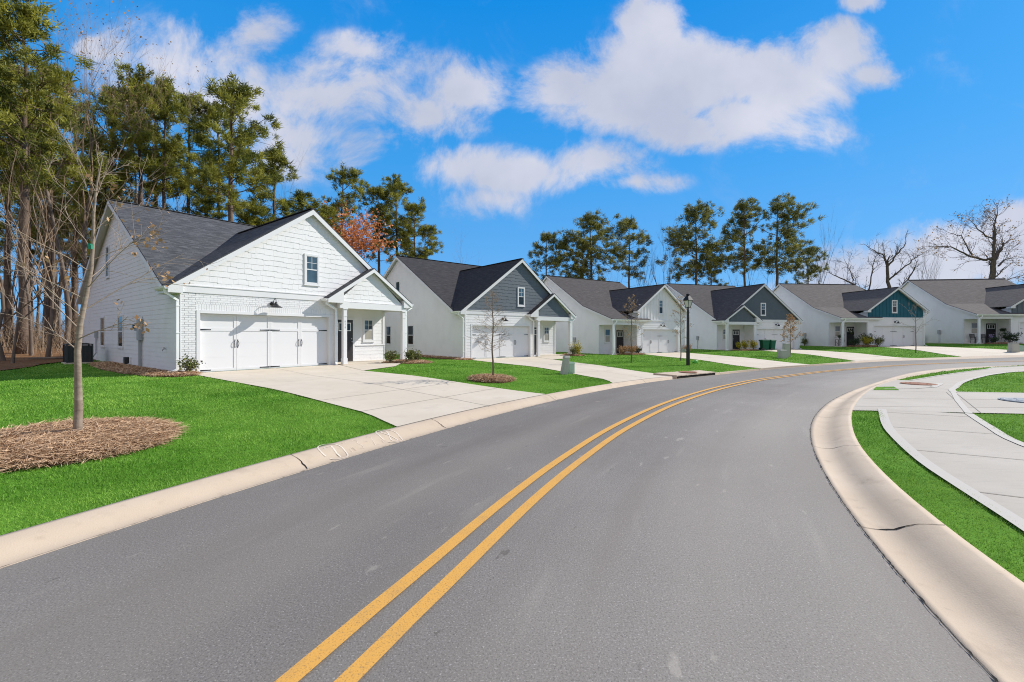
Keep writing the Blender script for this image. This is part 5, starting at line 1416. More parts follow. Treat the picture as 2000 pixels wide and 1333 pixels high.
for pr, u, v, d, l, rz, w in (
    (bA, 128, 142, 31, 'tall tan bare tree left of the nearest house, the left of three', .5, .95),
    (bA, 178, 130, 34, 'tall tan bare tree left of the nearest house, middle of three', 2.2, .9),
    (bA, 236, 152, 36, 'tall tan bare tree left of the nearest house, nearest its gable', 4.0, .9),
    (bF, 62, 330, 26, 'pale crooked bare trunk right beside the thick pine', 1.0, 1.1),
    (bF, 92, 300, 24, 'pale straight bare trunk in front of the wood left of the air conditioner', 3.0, 1.1),
    (bC, 8, 330, 22, 'crooked bare tree at the left edge of the wood', 2.5, 1.2),
    (bD, 24, 360, 20.5, 'thin pale sapling at the lawn edge on the far left', .2, 1.0),
    (bF, 120, 360, 34, 'bare tree among the trunks behind the air conditioner', 5.2, 1.2),
    (bC, 605, 345, 52, 'bare tree poking above the peak of the nearest gable', .8, .7),
    (bD, 590, 350, 54, 'thin bare tree left of the bare one over the nearest gable', 3.8, .9),
    (bC, 926, 480, 66, 'small bare tree alone above the ridge of the second house', 1.1, .8),
    (bC, 350, 330, 48, 'bare tree between pines over the nearest roof', 2.1, 1.0)):
    bare_at(pr, u, v, d, bz(u, d) if u < 880 else .3, l, BG, rz, w)
rs = random.Random(77)
for k in range(34):   # the thicket: thin stems further in
    d = rs.uniform(27, 62); u = rs.uniform(-120, 330) if k < 34 else rs.uniform(330, 640)
    if u > 215 and d < 40: d += 14
    bare_at((bF, bB, bD)[k % 3], u, rs.uniform(330, 520), d, bz(u, d), 'thin bare stem deep in the thicket of the wood', 'thin stems of the thicket', rs.uniform(0, 6.28), rs.uniform(.8, 1.3))
for k in range(16):
    d = rs.uniform(30, 60); u = rs.uniform(-120, 210)
    x, y = at_px(u, d); plant((pD, pB)[k % 2], x, y, bz(u, d), rs.uniform(.6, .9), rs.uniform(0, 6), 'dim pine trunk deep in the wood among thin stems', 'pine tree', 'dim pines deep in the wood')
FB_ = 'far bare trees behind the row of houses'
bE = make_bare(BN, 45, 15, bark2, bark2, trunk=.13, depth=4, kids=(3, 4), spread=.22, up=.9, first=.08, crook=.07)
for pr, u, v, d, l, rz, w in (
    (bE, 1292, 468, 74, 'multi-stemmed bare tree above the third house', .6, 1.0), (bE, 1270, 500, 76, 'bare tree left of the multi-stemmed one above the third house', 2.6, .9),
    (bD, 1195, 520, 78, 'low bare tree between the second and third far pines', 1.6, 1.3), (bC, 1405, 500, 78, 'bare tree between the tall far pine and the long-trunked pine', .4, .7),
    (bD, 1470, 470, 82, 'thin bare tree right of the long-trunked pine', 3.4, 1.0), (bC, 1490, 490, 84, 'thin crooked bare tree left of the flat-crowned pine', 4.4, .7),
    (bE, 1588, 470, 84, 'bare tree right of the small far pine', 5.0, .8), (bC, 1640, 500, 86, 'faint bare tree over the middle of the teal house roof', 2.0, .9),
    (bE, 1822, 490, 86, 'slim bare tree between the two big dark oaks', 1.0, .9), (bD, 1160, 545, 70, 'low bare saplings before the broad far pine', 2.0, 1.6),
    (bC, 1900, 505, 76, 'small bare tree with hanging leaves beside the bigger dark oak', 3.3, .9)):
    bare_at(pr, u, v, d, .3, l, FB_, rz, w)
# two dark oaks with spreading limbs
def limb_tree(name, seed, limbs, d, bk, label, twigs=5, tl=2.6, leaves=None):
    """an old tree from its main limbs, each a list of (bearing px, height px, radius m) at distance d, spread in depth"""
    rs = random.Random(seed); x0, y0_ = at_px(limbs[0][0][0], d)
    root = empty(name, (x0, y0_, 0), 0, label, 'oak tree', 'big bare oaks'); tb = MB(); cr = MB(); tips = []
    def twig_(p, dr, L, r, lv):
        pts = [p.copy()]; q = p.copy(); dd = dr.copy()
        for _ in range(4):
            dd = (dd + Vector((rs.gauss(0, .22), rs.gauss(0, .22), rs.gauss(.05, .18)))).normalized(); q = q + dd * L / 4; pts.append(q.copy())
        cr.tube(pts, [r, r * .8, r * .65, r * .5, r * .3], 4 if lv == 0 else 3, cap=False); tips.append(q)
        if lv < 2:
            for _ in range(3):
                t = rs.uniform(.25, 1); k = min(int(t * 4), 3); a = pts[k].lerp(pts[k + 1], t * 4 - k); b = (pts[k + 1] - pts[k]).normalized(); o = b.orthogonal().normalized(); o.rotate(Matrix.Rotation(rs.uniform(0, 6.283), 3, b))
                twig_(a, (b + o * rs.uniform(.5, 1.1)).normalized(), L * rs.uniform(.4, .65), max(.016, r * .55), lv + 1)
    for i, lb in enumerate(limbs):
        sl = rs.uniform(-.5, .5) if i else 0; P = []; rr = []
        for k, (u, v, r) in enumerate(lb):
            dep = sl * abs(u - lb[0][0]) / 841.3 * d
            P.append(Vector(((u - 1000) / 841.3 * d - x0, dep, 1.6 + (653.9 - v) / 841.3 * d))); rr.append(r * .78)
        Q = []; Rr = []
        for k in range(len(P) - 1):
            for m_ in range(4):
                t = m_ / 4; Q.append(P[k].lerp(P[k + 1], t) + Vector((rs.gauss(0, .06), rs.gauss(0, .06), rs.gauss(0, .06))) * (1 if k or m_ else 0)); Rr.append(rr[k] * (1 - t) + rr[k + 1] * t)
        Q.append(P[-1]); Rr.append(rr[-1])
        (tb if i == 0 else cr).tube(Q, Rr, 8 if i == 0 else 6, cap=False)
        n = len(Q)
        for _ in range(twigs * (len(P) - 1) if i else 4):
            k = rs.randint(max(1, n // 4), n - 2); b = (Q[k + 1] - Q[k - 1]).normalized(); o = b.orthogonal().normalized(); o.rotate(Matrix.Rotation(rs.uniform(0, 6.283), 3, b))
            dr = (b * .6 + o * rs.uniform(.5, 1.1)); dr.z += .25; twig_(Q[k], dr.normalized(), tl * rs.uniform(.5, 1.1), max(.018, Rr[k] * .30), 0)
        twig_(Q[-1], (Q[-1] - Q[-2]).normalized(), tl * .8, Rr[-1] * .8, 0)
    tb.build('trunk', bk, root, smooth=True); cr.build('branches', bk, root, smooth=True)
    if leaves:
        m, frac, per, sz, spd = leaves; V, Sd = leaf_tris([p for p in tips if rs.random() < frac], np.random.default_rng(seed), per, sz, spd); tri_mesh('leaves', V, m, root, Sd, 4)
    return root
limb_tree('oak_tree', 52, [[(1731, 680, .55), (1732, 615, .42), (1735, 560, .34), (1733, 520, .26)],
    [(1733, 520, .24), (1728, 500, .16), (1712, 487, .10)], [(1733, 522, .22), (1745, 500, .16), (1757, 480, .09)], [(1732, 612, .30), (1762, 575, .24), (1783, 545, .17), (1800, 520, .09)],
    [(1731, 655, .34), (1715, 600, .28), (1695, 567, .22), (1665, 548, .16), (1640, 535, .09)], [(1697, 567, .16), (1703, 535, .12), (1708, 505, .07)], [(1738, 545, .18), (1768, 515, .12), (1785, 500, .06)], [(1668, 549, .12), (1660, 525, .07), (1655, 510, .04)]],
    76, barkd, 'dark bare oak with crooked forked limbs above the teal gable')
limb_tree('oak_tree', 57, [[(1934, 680, .70), (1936, 580, .62), (1938, 540, .55), (1941, 505, .42)],
    [(1941, 505, .34), (1925, 508, .26), (1900, 498, .20), (1872, 480, .14), (1845, 478, .08)], [(1941, 505, .36), (1942, 470, .30), (1943, 440, .20), (1952, 415, .10)], [(1944, 508, .30), (1962, 490, .22), (1985, 472, .16), (2010, 462, .10)],
    [(1942, 470, .20), (1922, 450, .14), (1912, 432, .07)], [(1900, 498, .16), (1880, 460, .10), (1862, 455, .06)], [(1950, 520, .2), (1970, 505, .14), (1990, 502, .08)], [(1938, 560, .18), (1985, 545, .12), (2030, 535, .08)]],
    80, barkd, 'largest dark bare oak with a few leaves at the right edge', twigs=6, tl=3.4, leaves=(dryleaf, .3, 2, .28, .2))
# russet tree
ru = make_bare('russet_tree', 61, 8, bark2, bark2, trunk=.13, depth=5, kids=(3, 4), spread=.36, up=.6, first=.15, leaves=(orange, .9, 5, .22, .26))
x, y = at_px(720, 52); plant(ru, x, y, bz(720, 52), 1.42, .5, 'russet orange tree between the first and second houses', 'tree', None, 1.52)
# a few fallen logs and brush on the forest floor
mb = MB(); x, y = at_px(108, 23.2); z = forest_z(x, y); mb.tube([(x - 1.3, y - .1, z + .05), (x, y + .05, z + .07), (x + 2.0, y + .5, z + .08)], [.05, .06, .04], 7)
tag(mb.build('fallen_branch', bark2, smooth=True), 'pale fallen branch lying along the edge of the wood', 'branch')

# low brush of the wood: one tangled mass nobody could count
rs = random.Random(8); mb = MB()
for k in range(2600):
    d = rs.uniform(25, 70); u = rs.uniform(-260, 230); x, y = at_px(u, d)
    if x > -20.5 - .3 * max(0, y - 24): continue
    z = forest_z(x, y); h = rs.uniform(.5, 2.6) if d < 40 else rs.uniform(1.2, 4); a = rs.uniform(0, 6.28); l = rs.uniform(.05, .7)
    p = Vector((x, y, z - .1)); q = p + Vector((math.cos(a) * l * h * .4, math.sin(a) * l * h * .4, h * .6)); e = p + Vector((math.cos(a) * l * h, math.sin(a) * l * h, h))
    r = rs.uniform(.006, .018); mb.tube([p, q, e], [r, r * .7, r * .3], 3, cap=False)
    for _ in range(3):
        t = rs.uniform(.3, .9); b = p.lerp(e, t); mb.tube([b, b + Vector((rs.gauss(0, .3), rs.gauss(0, .3), rs.uniform(.05, .5)))], [r * .5, .003], 3, cap=False)
tag(mb.build('underbrush', twig), 'tangled leafless brush on the floor of the wood', 'brush', kind='stuff')

# young street trees -------------------------------------------------
def young_tree(name, seed, h, trunk, nbr, spread, leaves=0, lm=dryleaf, bk=bark2, tw=twig, lean=(0, 0), start=.38, up=.5, twr=.004, shape='oval', lsz=.05, sub=5, side=None, bf=.32):
    rs = random.Random(seed); rg = np.random.default_rng(seed); root = empty(name, (0, 0, 0)); tb = MB(); cr = MB(); tips = []
    n = 10; ax = [Vector((lean[0] * (i / n) ** 1.5 * h + .02 * math.sin(i * 1.3), lean[1] * (i / n) * h + .02 * math.cos(i), i / n * h - (.1 if i == 0 else 0))) for i in range(n + 1)]
    rad = [trunk * (1 - i / n) ** .85 + .006 for i in range(n + 1)]; rad[0] *= 1.18
    tb.tube(ax, rad, 9, cap=False); az = rs.uniform(0, 6)
    for i in range(nbr):
        u = (i + rs.random() * .6) / nbr; t = start + (1 - start) * u * .97; az += 2.4 + rs.gauss(0, .4)
        k = min(int(t * n), n - 1); p = ax[k].lerp(ax[k + 1], t * n - k)
        L = spread * ((1 - u) ** .65 if shape == 'cone' else math.sin(math.pi * min(1, .25 + u * .72)) ** .8) * rs.uniform(.6, 1.15) + .12
        d = Vector((math.cos(az), math.sin(az), up * rs.uniform(.4, 1.4) + u * .8)).normalized()
        def shoot(p, d, L, r, lv):
            pts = [p.copy()]; q = p.copy(); dd = d.copy()
            for _ in range(4):
                dd = (dd + Vector((rs.gauss(0, .12), rs.gauss(0, .12), rs.gauss(.02, .1)))).normalized(); q = q + dd * L / 4; pts.append(q.copy())
            cr.tube(pts, [r, r * .8, r * .65, r * .5, r * .35], 4 if lv == 0 else 3, cap=False)
            tips.append((q, lv))
            if lv < 2:
                for _ in range(sub if lv == 0 else 2):
                    s = rs.uniform(.25, .95); j = min(int(s * 4), 3); a = pts[j].lerp(pts[j + 1], s * 4 - j)
                    b = (pts[j + 1] - pts[j]).normalized(); o = b.orthogonal().normalized(); o.rotate(Matrix.Rotation(rs.uniform(0, 6.283), 3, b))
                    shoot(a, (b + o * rs.uniform(.4, .9)).normalized(), L * rs.uniform(.25, .5), max(twr, r * .55), lv + 1)
        shoot(p, d, L, max(twr * 1.5, rad[k] * bf), 0)
    tb.build('trunk', bk, root, smooth=True); cr.build('branches', tw, root, smooth=True)
    if leaves:
        pts = [t for t, lv in tips if lv > 0 and rs.random() < leaves and (side is None or side(t))]
        if pts:
            V, Sd = leaf_tris(pts, rg, 2, lsz, lsz * .4); tri_mesh('leaves', V, lm, root, Sd, 4)
    return root
T1 = young_tree('young_tree', 91, 3.75, .041, 19, 1.3, leaves=.55, lean=(.10, .0), start=.30, up=.55, twr=.0032, lsz=.062, sub=6, bf=.24, side=lambda t: t.x > .15 and t.z < 3.3, bk=youngbark, tw=youngtwig)
T1.location = (-5.93, 5.85, Gf(-5.93, 5.85) + .08); tag(T1, 'slim bare tree with pale trunk in the mulch ring on the nearest lawn', 'young tree', 'young street trees')
mb = MB(); mb.tube([(.203, .0, 2.56), (.205, .0, 2.585)], .030, 8); mb.box(.20, .25, -.035, -.015, 2.51, 2.56); mb.build('ribbon', tagm, T1)
T2 = young_tree('young_tree', 92, 2.75, .027, 46, .62, leaves=.0, start=.30, up=.15, twr=.004, shape='cone', sub=7, bk=bark2, tw=youngtwig)
T2.location = (-.62, 13.8, Gf(-.62, 13.8) + .05); tag(T2, 'twiggy bare young tree in the small mulch ring before the second house', 'young tree', 'young street trees')
T3 = young_tree('young_tree', 93, 3.7, .028, 30, .62, leaves=.28, start=.32, up=.4, twr=.0045, lsz=.07, bk=bark2, tw=youngtwig)
x, y = 6.62, 23.9; T3.location = (x, y, Gf(x, y) - .04); tag(T3, 'young tree with brownish twigs before the porch of the third house', 'young tree', 'young street trees')
T4 = young_tree('young_tree', 94, 3.9, .027, 26, .5, leaves=.3, start=.34, up=.5, twr=.005, lsz=.07, bk=bark2, tw=youngtwig)
x, y = 10.3, 26.3; T4.location = (x, y, Gf(x, y) - .04); tag(T4, 'young tree just left of the black street lamp', 'young tree', 'young street trees')
T5 = young_tree('young_tree', 95, 3.2, .030, 26, .62, leaves=1.0, lm=dryleaf, start=.36, up=.15, twr=.006, lsz=.10, shape='cone', bk=bark2, tw=youngtwig)
x, y = 21.9, 33.9; T5.location = (x, y, Gf(x, y) - .04); tag(T5, 'young tree with tan leaves at the garage of the dark slate house', 'young tree', 'young street trees')
T6 = young_tree('young_tree', 96, 3.8, .032, 12, 1.35, leaves=0, start=.38, up=.9, twr=.007, sub=3, bk=bark2, tw=youngtwig)
x, y = 33.0, 35.2; T6.location = (x, y, Gf(x, y) - .04); tag(T6, 'bare young tree with upswept limbs before the teal house garage', 'young tree', 'young street trees')

# shrubs ------------------------------------------------------------------
def shrub(x, y, r, h, m, seed, label, n=700, lsz=.07, z=None, group='shrubs by the houses'):
    rg = np.random.default_rng(seed); rs = random.Random(seed); z = Gf(x, y) if z is None else z
    root = empty('shrub', (x, y, z), 0, label, 'shrub', group); st = MB(); pts = []
    for k in range(11):
        a = rs.uniform(0, 6.28); e = Vector((math.cos(a) * r * rs.uniform(.3, .95), math.sin(a) * r * rs.uniform(.3, .95), h * rs.uniform(.55, 1.0)))
        mid = Vector((e.x * .35, e.y * .35, e.z * .55)); st.tube([(0, 0, -.08), mid, e], [.012, .009, .004], 4, cap=False)
        for _ in range(10):
            t = rs.uniform(.35, 1.05); pts.append(mid.lerp(e, (t - .35) / .7) + Vector((rs.gauss(0, .16 * r), rs.gauss(0, .16 * r), rs.gauss(0, .10 * h))))
    pts = [p for p in pts if p.z > .03]
    V, Sd = leaf_tris(pts, rg, max(1, n // len(pts)), lsz, .09 * r + .02)
    st.build('stems', bark2, root); tri_mesh('leaves', V, m, root, Sd, 4)
    return root
def hshrub(h, lx, ly, *a, **k):
    x, y = hloc(h, lx, ly); return shrub(x, y, *a, **k)
hshrub('h1', .12, -.38, .33, .62, shrubg, 1, 'loose green shrub at the garage corner of the nearest house', n=500, lsz=.075)
hshrub('h1', 8.0, -.95, .36, .58, shrubg, 2, 'green and yellow shrub nearest the porch step of the first house', n=800, lsz=.07)
hshrub('h1', 8.75, -1.55, .40, .62, shrubg, 3, 'middle one of the three shrubs by the porch of the first house', n=900, lsz=.07)
hshrub('h1', 9.55, -1.0, .36, .56, shrubg, 4, 'rightmost of the three shrubs by the porch of the first house', n=800, lsz=.07)
hshrub('h2', 8.95, -.9, .32, .6, shrubg, 5, 'small greenish shrub left of the golden one at the second house', n=500, lsz=.08)
hshrub('h2', 9.55, -.75, .46, .95, shruby, 6, 'golden yellow-green shrub at the porch corner of the second house', n=900, lsz=.08)
hshrub('h3', .75, -2.05, .5, .7, dryleaf, 7, 'pinkish brown shrub before the porch post of the third house', n=900, lsz=.08)
hshrub('h3', 1.6, -2.2, .5, .75, dryleaf, 8, 'brownish shrub before the door of the third house', n=900, lsz=.08)
hshrub('h3', 2.6, -2.0, .45, .65, shrubd, 9, 'dark green shrub beside the garage of the third house', n=700, lsz=.08)
hshrub('h3', 9.55, -1.95, .45, .7, dryleaf, 10, 'reddish shrub right of the garage of the third house', n=700, lsz=.08)
hshrub('h4', -8.5, -.95, .3, .95, shruby, 11, 'narrow yellowish shrub left of the dark slate house door', n=500, lsz=.09)
hshrub('h4', -7.75, -.95, .48, .95, shruby, 12, 'bright golden shrub before the dark slate house door', n=900, lsz=.09)
hshrub('h4', -6.75, -.9, .45, .95, shruby, 13, 'golden green shrub between the door and the green bins', n=800, lsz=.09)
hshrub('h5', -.35, 2.9, .35, .8, shrubg, 14, 'conical green shrub under the gas meter of the teal house', n=600, lsz=.09)
hshrub('h5', .75, -2.25, .6, 1.0, shrubd, 15, 'dark shrub at the porch post of the teal house', n=1000, lsz=.09)
hshrub('h5', 1.75, -2.7, .6, .95, shruby, 16, 'golden shrub before the door of the teal house', n=1000, lsz=.09)
hshrub('h5', 2.65, -2.0, .6, 1.35, shrubd, 17, 'tall dark shrub behind the golden ones of the teal house', n=1100, lsz=.10)
hshrub('h5', 2.85, -2.75, .6, .95, shrubg, 18, 'yellow-green shrub beside the garage of the teal house', n=1000, lsz=.09)
hshrub('h6', -.4, 5.2, .5, .95, shrubg, 19, 'dark green shrub at the side wall of the rightmost house', n=900, lsz=.09)
hshrub('h6', .95, -2.2, .45, .7, shrubd, 20, 'low dark shrub before the post of the rightmost porch', n=800, lsz=.09)
hshrub('h6', 2.3, -2.3, .75, 1.15, shrubd, 21, 'big dark shrub before the door of the rightmost house', n=1300, lsz=.10)

# ------------------------------------------------------------------ street furniture
def rel(mb, o): return mb
x, y = 9.40, 23.0
lp = empty('street_lamp', (x, y, Gf(x, y) - .05), .5, 'black lamp post with a four-sided lantern on the lawn of the third house', 'street lamp')
mb = MB(); mb.lathe((0, 0, 0), [(.001, 0), (.095, 0), (.095, .9), (.085, .93), (.075, 1.0), (.062, 2.95), (.05, 3.0), (.04, 3.03), (.001, 3.03)], 16); mb.build('pole', black, lp, smooth=False)
mb = MB(); mb.lathe((0, 0, 3.03), [(.04, 0), (.06, .02), (.03, .06), (.09, .09), (.10, .10), (.001, .101)], 12)
b0, b1, z0, z1 = .085, .155, 3.13, 3.50
for sx_ in (-1, 1):
    for sy_ in (-1, 1): mb.beam((sx_ * b0, sy_ * b0, z0), (sx_ * b1, sy_ * b1, z1), .022, .022)
for k in range(4):
    a = k * math.pi / 2; M2 = Matrix.Rotation(a, 3, 'Z')
    for (bb_, zz) in ((b0, z0), (b1, z1)): mb.beam(M2 @ Vector((bb_, -bb_, zz)), M2 @ Vector((bb_, bb_, zz)), .024, .024)
mb.build('lantern_frame', black, lp)
mb = MB(); mb.hexa([(-b0 + .006, -b0 + .006, z0), (b0 - .006, -b0 + .006, z0), (b0 - .006, b0 - .006, z0), (-b0 + .006, b0 - .006, z0), (-b1 + .006, -b1 + .006, z1 - .01), (b1 - .006, -b1 + .006, z1 - .01), (b1 - .006, b1 - .006, z1 - .01), (-b1 + .006, b1 - .006, z1 - .01)]); mb.build('lantern_glass', lanternglass, lp)
mb = MB(); R0, R1 = .195, .06; zz = 3.51
mb.hexa([(-R0, -R0, zz), (R0, -R0, zz), (R0, R0, zz), (-R0, R0, zz), (-R1, -R1, zz + .26), (R1, -R1, zz + .26), (R1, R1, zz + .26), (-R1, R1, zz + .26)]); mb.lathe((0, 0, zz + .26), [(.08, 0), (.10, .02), (.10, .06), (.06, .09), (.001, .1)], 10); mb.build('lantern_roof', blackmatt, lp)

def pedestal(name, x, y, w, d, h, lean, m, label, cat, rz=0, topw=.85, group='utility boxes on the lawns', cap=True):
    root = empty(name, (x, y, Gf(x, y) - .05), rz, label, cat, group); mb = MB(); t = topw
    lx = lean * h
    mb.hexa([(-w / 2, -d / 2, 0), (w / 2, -d / 2, 0), (w / 2, d / 2, 0), (-w / 2, d / 2, 0), (-w / 2 * t + lx, -d / 2 * t, h), (w / 2 * t + lx, -d / 2 * t, h), (w / 2 * t + lx, d / 2 * t, h), (-w / 2 * t + lx, d / 2 * t, h)])
    mb.hexa([(-w / 2 * .8, -d / 2 - .006, .1), (w / 2 * .8, -d / 2 - .006, .1), (w / 2 * .8, -d / 2, .1), (-w / 2 * .8, -d / 2, .1), (-w / 2 * t * .8 + lx * .85, -d / 2 * t - .012, h * .85), (w / 2 * t * .8 + lx * .85, -d / 2 * t - .012, h * .85), (w / 2 * t * .8 + lx * .85, -d / 2 * t, h * .85), (-w / 2 * t * .8 + lx * .85, -d / 2 * t, h * .85)])
    o = mb.build('body', m, root); bv = o.modifiers.new('bevel', 'BEVEL'); bv.width = .012; bv.segments = 2
    if cap:
        c = MB(); c.hexa([(-w / 2 * t - .02 + lx, -d / 2 * t - .02, h + .001), (w / 2 * t + .02 + lx, -d / 2 * t - .02, h + .001), (w / 2 * t + .02 + lx, d / 2 * t + .02, h + .001), (-w / 2 * t - .02 + lx, d / 2 * t + .02, h + .001),
                          (-w / 2 * t * .9 + lx * 1.05, -d / 2 * t * .9, h + .06), (w / 2 * t * .9 + lx * 1.05, -d / 2 * t * .9, h + .06), (w / 2 * t * .9 + lx * 1.05, d / 2 * t * .9, h + .06), (-w / 2 * t * .9 + lx * 1.05, d / 2 * t * .9, h + .06)])
        c.build('lid', m, root)
    k = MB(); k.lathe((lx * .5, -d / 2 * .93 - .012, h * .5), [(.001, -.01), (.018, -.01), (.018, .005), (.001, .005)], 8, axis='y'); k.build('lock', greym, root)
    return root
pedestal('utility_box', 1.95, 16.2, .22, .26, .66, .16, greyb, 'leaning beige-grey utility pedestal at the second driveway', 'utility box', .3)
pedestal('utility_box', 2.26, 16.55, .24, .22, .42, .04, greenp, 'short pale green utility pedestal behind the leaning beige one', 'utility box', .2)
pedestal('utility_box', 19.45, 31.0, .55, .42, .58, -.03, greyb, 'squat beige utility box on the lawn of the dark slate house', 'utility box', .1)
pedestal('utility_box', 20.5, 32.2, .42, .36, 1.0, .0, greyb, 'taller beige utility box behind the squat one', 'utility box', .1)
pedestal('utility_box', 38.75, 33.3, .55, .4, .72, .03, greyb, 'beige utility box at the right edge beside the green one', 'utility box', -.1)
pedestal('utility_box', 40.0, 34.0, .62, .5, .42, 0, greenp, 'low green utility box at the right edge', 'utility box', -.1, topw=.95)
mb = MB(); x, y = 10.45, 24.5; z = Gf(x, y) - .04; mb.lathe((x, y, z), [(.001, 0), (.12, 0), (.125, .08), (.11, .16), (.06, .2), (.001, .21)], 14); mb.tube([(x - .1, y, z + .1), (x - .2, y, z + .1)], .05, 8)
tag(mb.build('valve_cap', limegreen), 'small lime green drain cap in the grass right of the lamp post', 'drain cap')

def bin_(x, y, rz, label):
    root = empty('wheelie_bin', (x, y, Gf(x, y) + .01), rz, label, 'wheelie bin', 'green bins beside the garage')
    w0, w1, d0, d1, h = .46, .58, .52, .70, .98
    mb = MB(); mb.hexa([(-w0 / 2, -d0 / 2, .05), (w0 / 2, -d0 / 2, .05), (w0 / 2, d0 / 2, .05), (-w0 / 2, d0 / 2, .05), (-w1 / 2, -d1 / 2, h), (w1 / 2, -d1 / 2, h), (w1 / 2, d1 / 2, h), (-w1 / 2, d1 / 2, h)])
    mb.hexa([(-w1 / 2 - .02, -d1 / 2 - .02, h - .07), (w1 / 2 + .02, -d1 / 2 - .02, h - .07), (w1 / 2 + .02, d1 / 2 + .02, h - .07), (-w1 / 2 - .02, d1 / 2 + .02, h - .07), (-w1 / 2 - .03, -d1 / 2 - .03, h + .001), (w1 / 2 + .03, -d1 / 2 - .03, h + .001), (w1 / 2 + .03, d1 / 2 + .03, h + .001), (-w1 / 2 - .03, d1 / 2 + .03, h + .001)])
    mb.box(-.16, .16, -d1 / 2 - .008, -d1 / 2 + .05, .60, .63)
    mb.build('body', bingreen, root)
    l = MB(); l.hexa([(-w1 / 2 - .035, -d1 / 2 - .05, h + .004), (w1 / 2 + .035, -d1 / 2 - .05, h + .004), (w1 / 2 + .035, d1 / 2 + .06, h + .004), (-w1 / 2 - .035, d1 / 2 + .06, h + .004), (-w1 / 2 + .04, -d1 / 2 + .05, h + .08), (w1 / 2 - .04, -d1 / 2 + .05, h + .08), (w1 / 2 - .02, d1 / 2 + .04, h + .06), (-w1 / 2 + .02, d1 / 2 + .04, h + .06)]); l.build('lid', bingreen, root)
    hd = MB(); hd.tube([(-.2, d1 / 2 + .03, h - .03), (-.2, d1 / 2 + .12, h - .01), (.2, d1 / 2 + .12, h - .01), (.2, d1 / 2 + .03, h - .03)], .015, 6); hd.build('handle', bingreen, root)
    for s_ in (-1, 1):
        wl = MB(); xw = s_ * (w0 / 2 + .02); wl.tube([(xw - .03, d0 / 2 + .03, .13), (xw + .03, d0 / 2 + .03, .13)], .13, 18); wl.build('wheel', black, root)
    return root
x, y = hloc('h4', -5.75, -1.25); bin_(x, y, HOUSES['h4'][3] + 1.35, 'dark green wheeled bin nearer the porch of the dark slate house')
x, y = hloc('h4', -5.05, -1.35); bin_(x, y, HOUSES['h4'][3] + 1.75, 'dark green wheeled bin nearer the garage door of the dark slate house')

# air conditioner
x, y = -20.75, 20.6; ac = empty('air_conditioner', (x, y, Gf(x, y)), HOUSES['h1'][3], 'dark louvred air conditioner unit behind the nearest house', 'air conditioner')
w = .43; mb = MB(); mb.box(-.5, .5, -.5, .5, -.1, .05); mb.build('pad', conc, ac)
mb = MB(); mb.box(-w + .02, w - .02, -w + .02, w - .02, .06, .84)
for sx_ in (-1, 1):
    for sy_ in (-1, 1): mb.box(sx_ * w - .03, sx_ * w + .03, sy_ * w - .03, sy_ * w + .03, .05, .88)
mb.build('body', acm, ac)
mb = MB()
for k in range(9):
    t = -w + .06 + k * (2 * w - .12) / 8
    for sgn in (-1, 1): mb.box(t - .012, t + .012, sgn * w - .006, sgn * w + .006, .08, .84); mb.box(sgn * w - .006, sgn * w + .006, t - .012, t + .012, .08, .84)
mb.build('grille', greym if False else acm, ac)
mb = MB(); mb.box(-w - .03, w + .03, -w - .03, w + .03, .88, .92); mb.lathe((0, 0, .92), [(.36, 0), (.36, .03), (.33, .03), (.33, .005), (.08, .005), (.08, .02), (.001, .02)], 24)
for k in range(5): mb.box(-.34, .34, -.3 + k * .15 - .005, -.3 + k * .15 + .005, .93, .945)
mb.build('fan_top', acm, ac)

# porch furniture of the two right-hand houses
def chair(h, lx, ly, rz, label):
    x, y, = hloc(h, lx, ly); z = HOUSES[h][2] + .0
    root = empty('porch_chair', (x, y, z), HOUSES[h][3] + rz, label, 'chair', 'porch chairs'); w = .27
    s = MB(); s.box(-w, w, -.25, .25, .42, .46); s.build('seat', black, root)
    b = MB()
    for k in range(5): b.box(-w + .03, w - .03, .235 + k * .012, .255 + k * .012, .54 + k * .09, .60 + k * .09)
    b.beam((-w, .23, .44), (-w, .31, 1.0), .035, .035); b.beam((w, .23, .44), (w, .31, 1.0), .035, .035); b.build('backrest', black, root)
    for sx_ in (-1, 1):
        a = MB(); a.box(sx_ * w - .025, sx_ * w + .025, -.25, .25, .64, .67); a.box(sx_ * w - .015, sx_ * w + .015, -.22, -.19, .46, .64); a.build('armrest', black, root)
        for sy_ in (-1, 1):
            l = MB(); l.beam((sx_ * (w - .02), sy_ * .22, 0.036), (sx_ * (w - .03), sy_ * .2, .42), .03, .03, up=(0, 1, 0)); l.build('leg', black, root)
    return root
chair('h6', .62, -.55, .25, 'dark slatted chair left of the porch post of the rightmost house')
chair('h6', 1.45, -.5, -.2, 'dark slatted chair right of the porch post of the rightmost house')
x, y = hloc('h5', .6, -.62); st = empty('porch_stand', (x, y, HOUSES['h5'][2]), HOUSES['h5'][3], 'small dark stand with a potted plant on the teal house porch', 'plant stand')
mb = MB(); mb.box(-.28, .28, -.2, .2, .66, .70)
for a in (-.24, .24):
    for b in (-.16, .16): mb.box(a - .02, a + .02, b - .02, b + .02, .036, .66)
    mb.beam((a, -.16, .2), (a, .16, .5), .02, .02)
mb.build('frame', black, st)
x, y = hloc('h5', .68, -.62); shrub(x, y, .26, .36, shrubd, 30, 'dark potted plant on the porch stand of the teal house', n=400, lsz=.07, z=HOUSES['h5'][2] + .78, group=None)
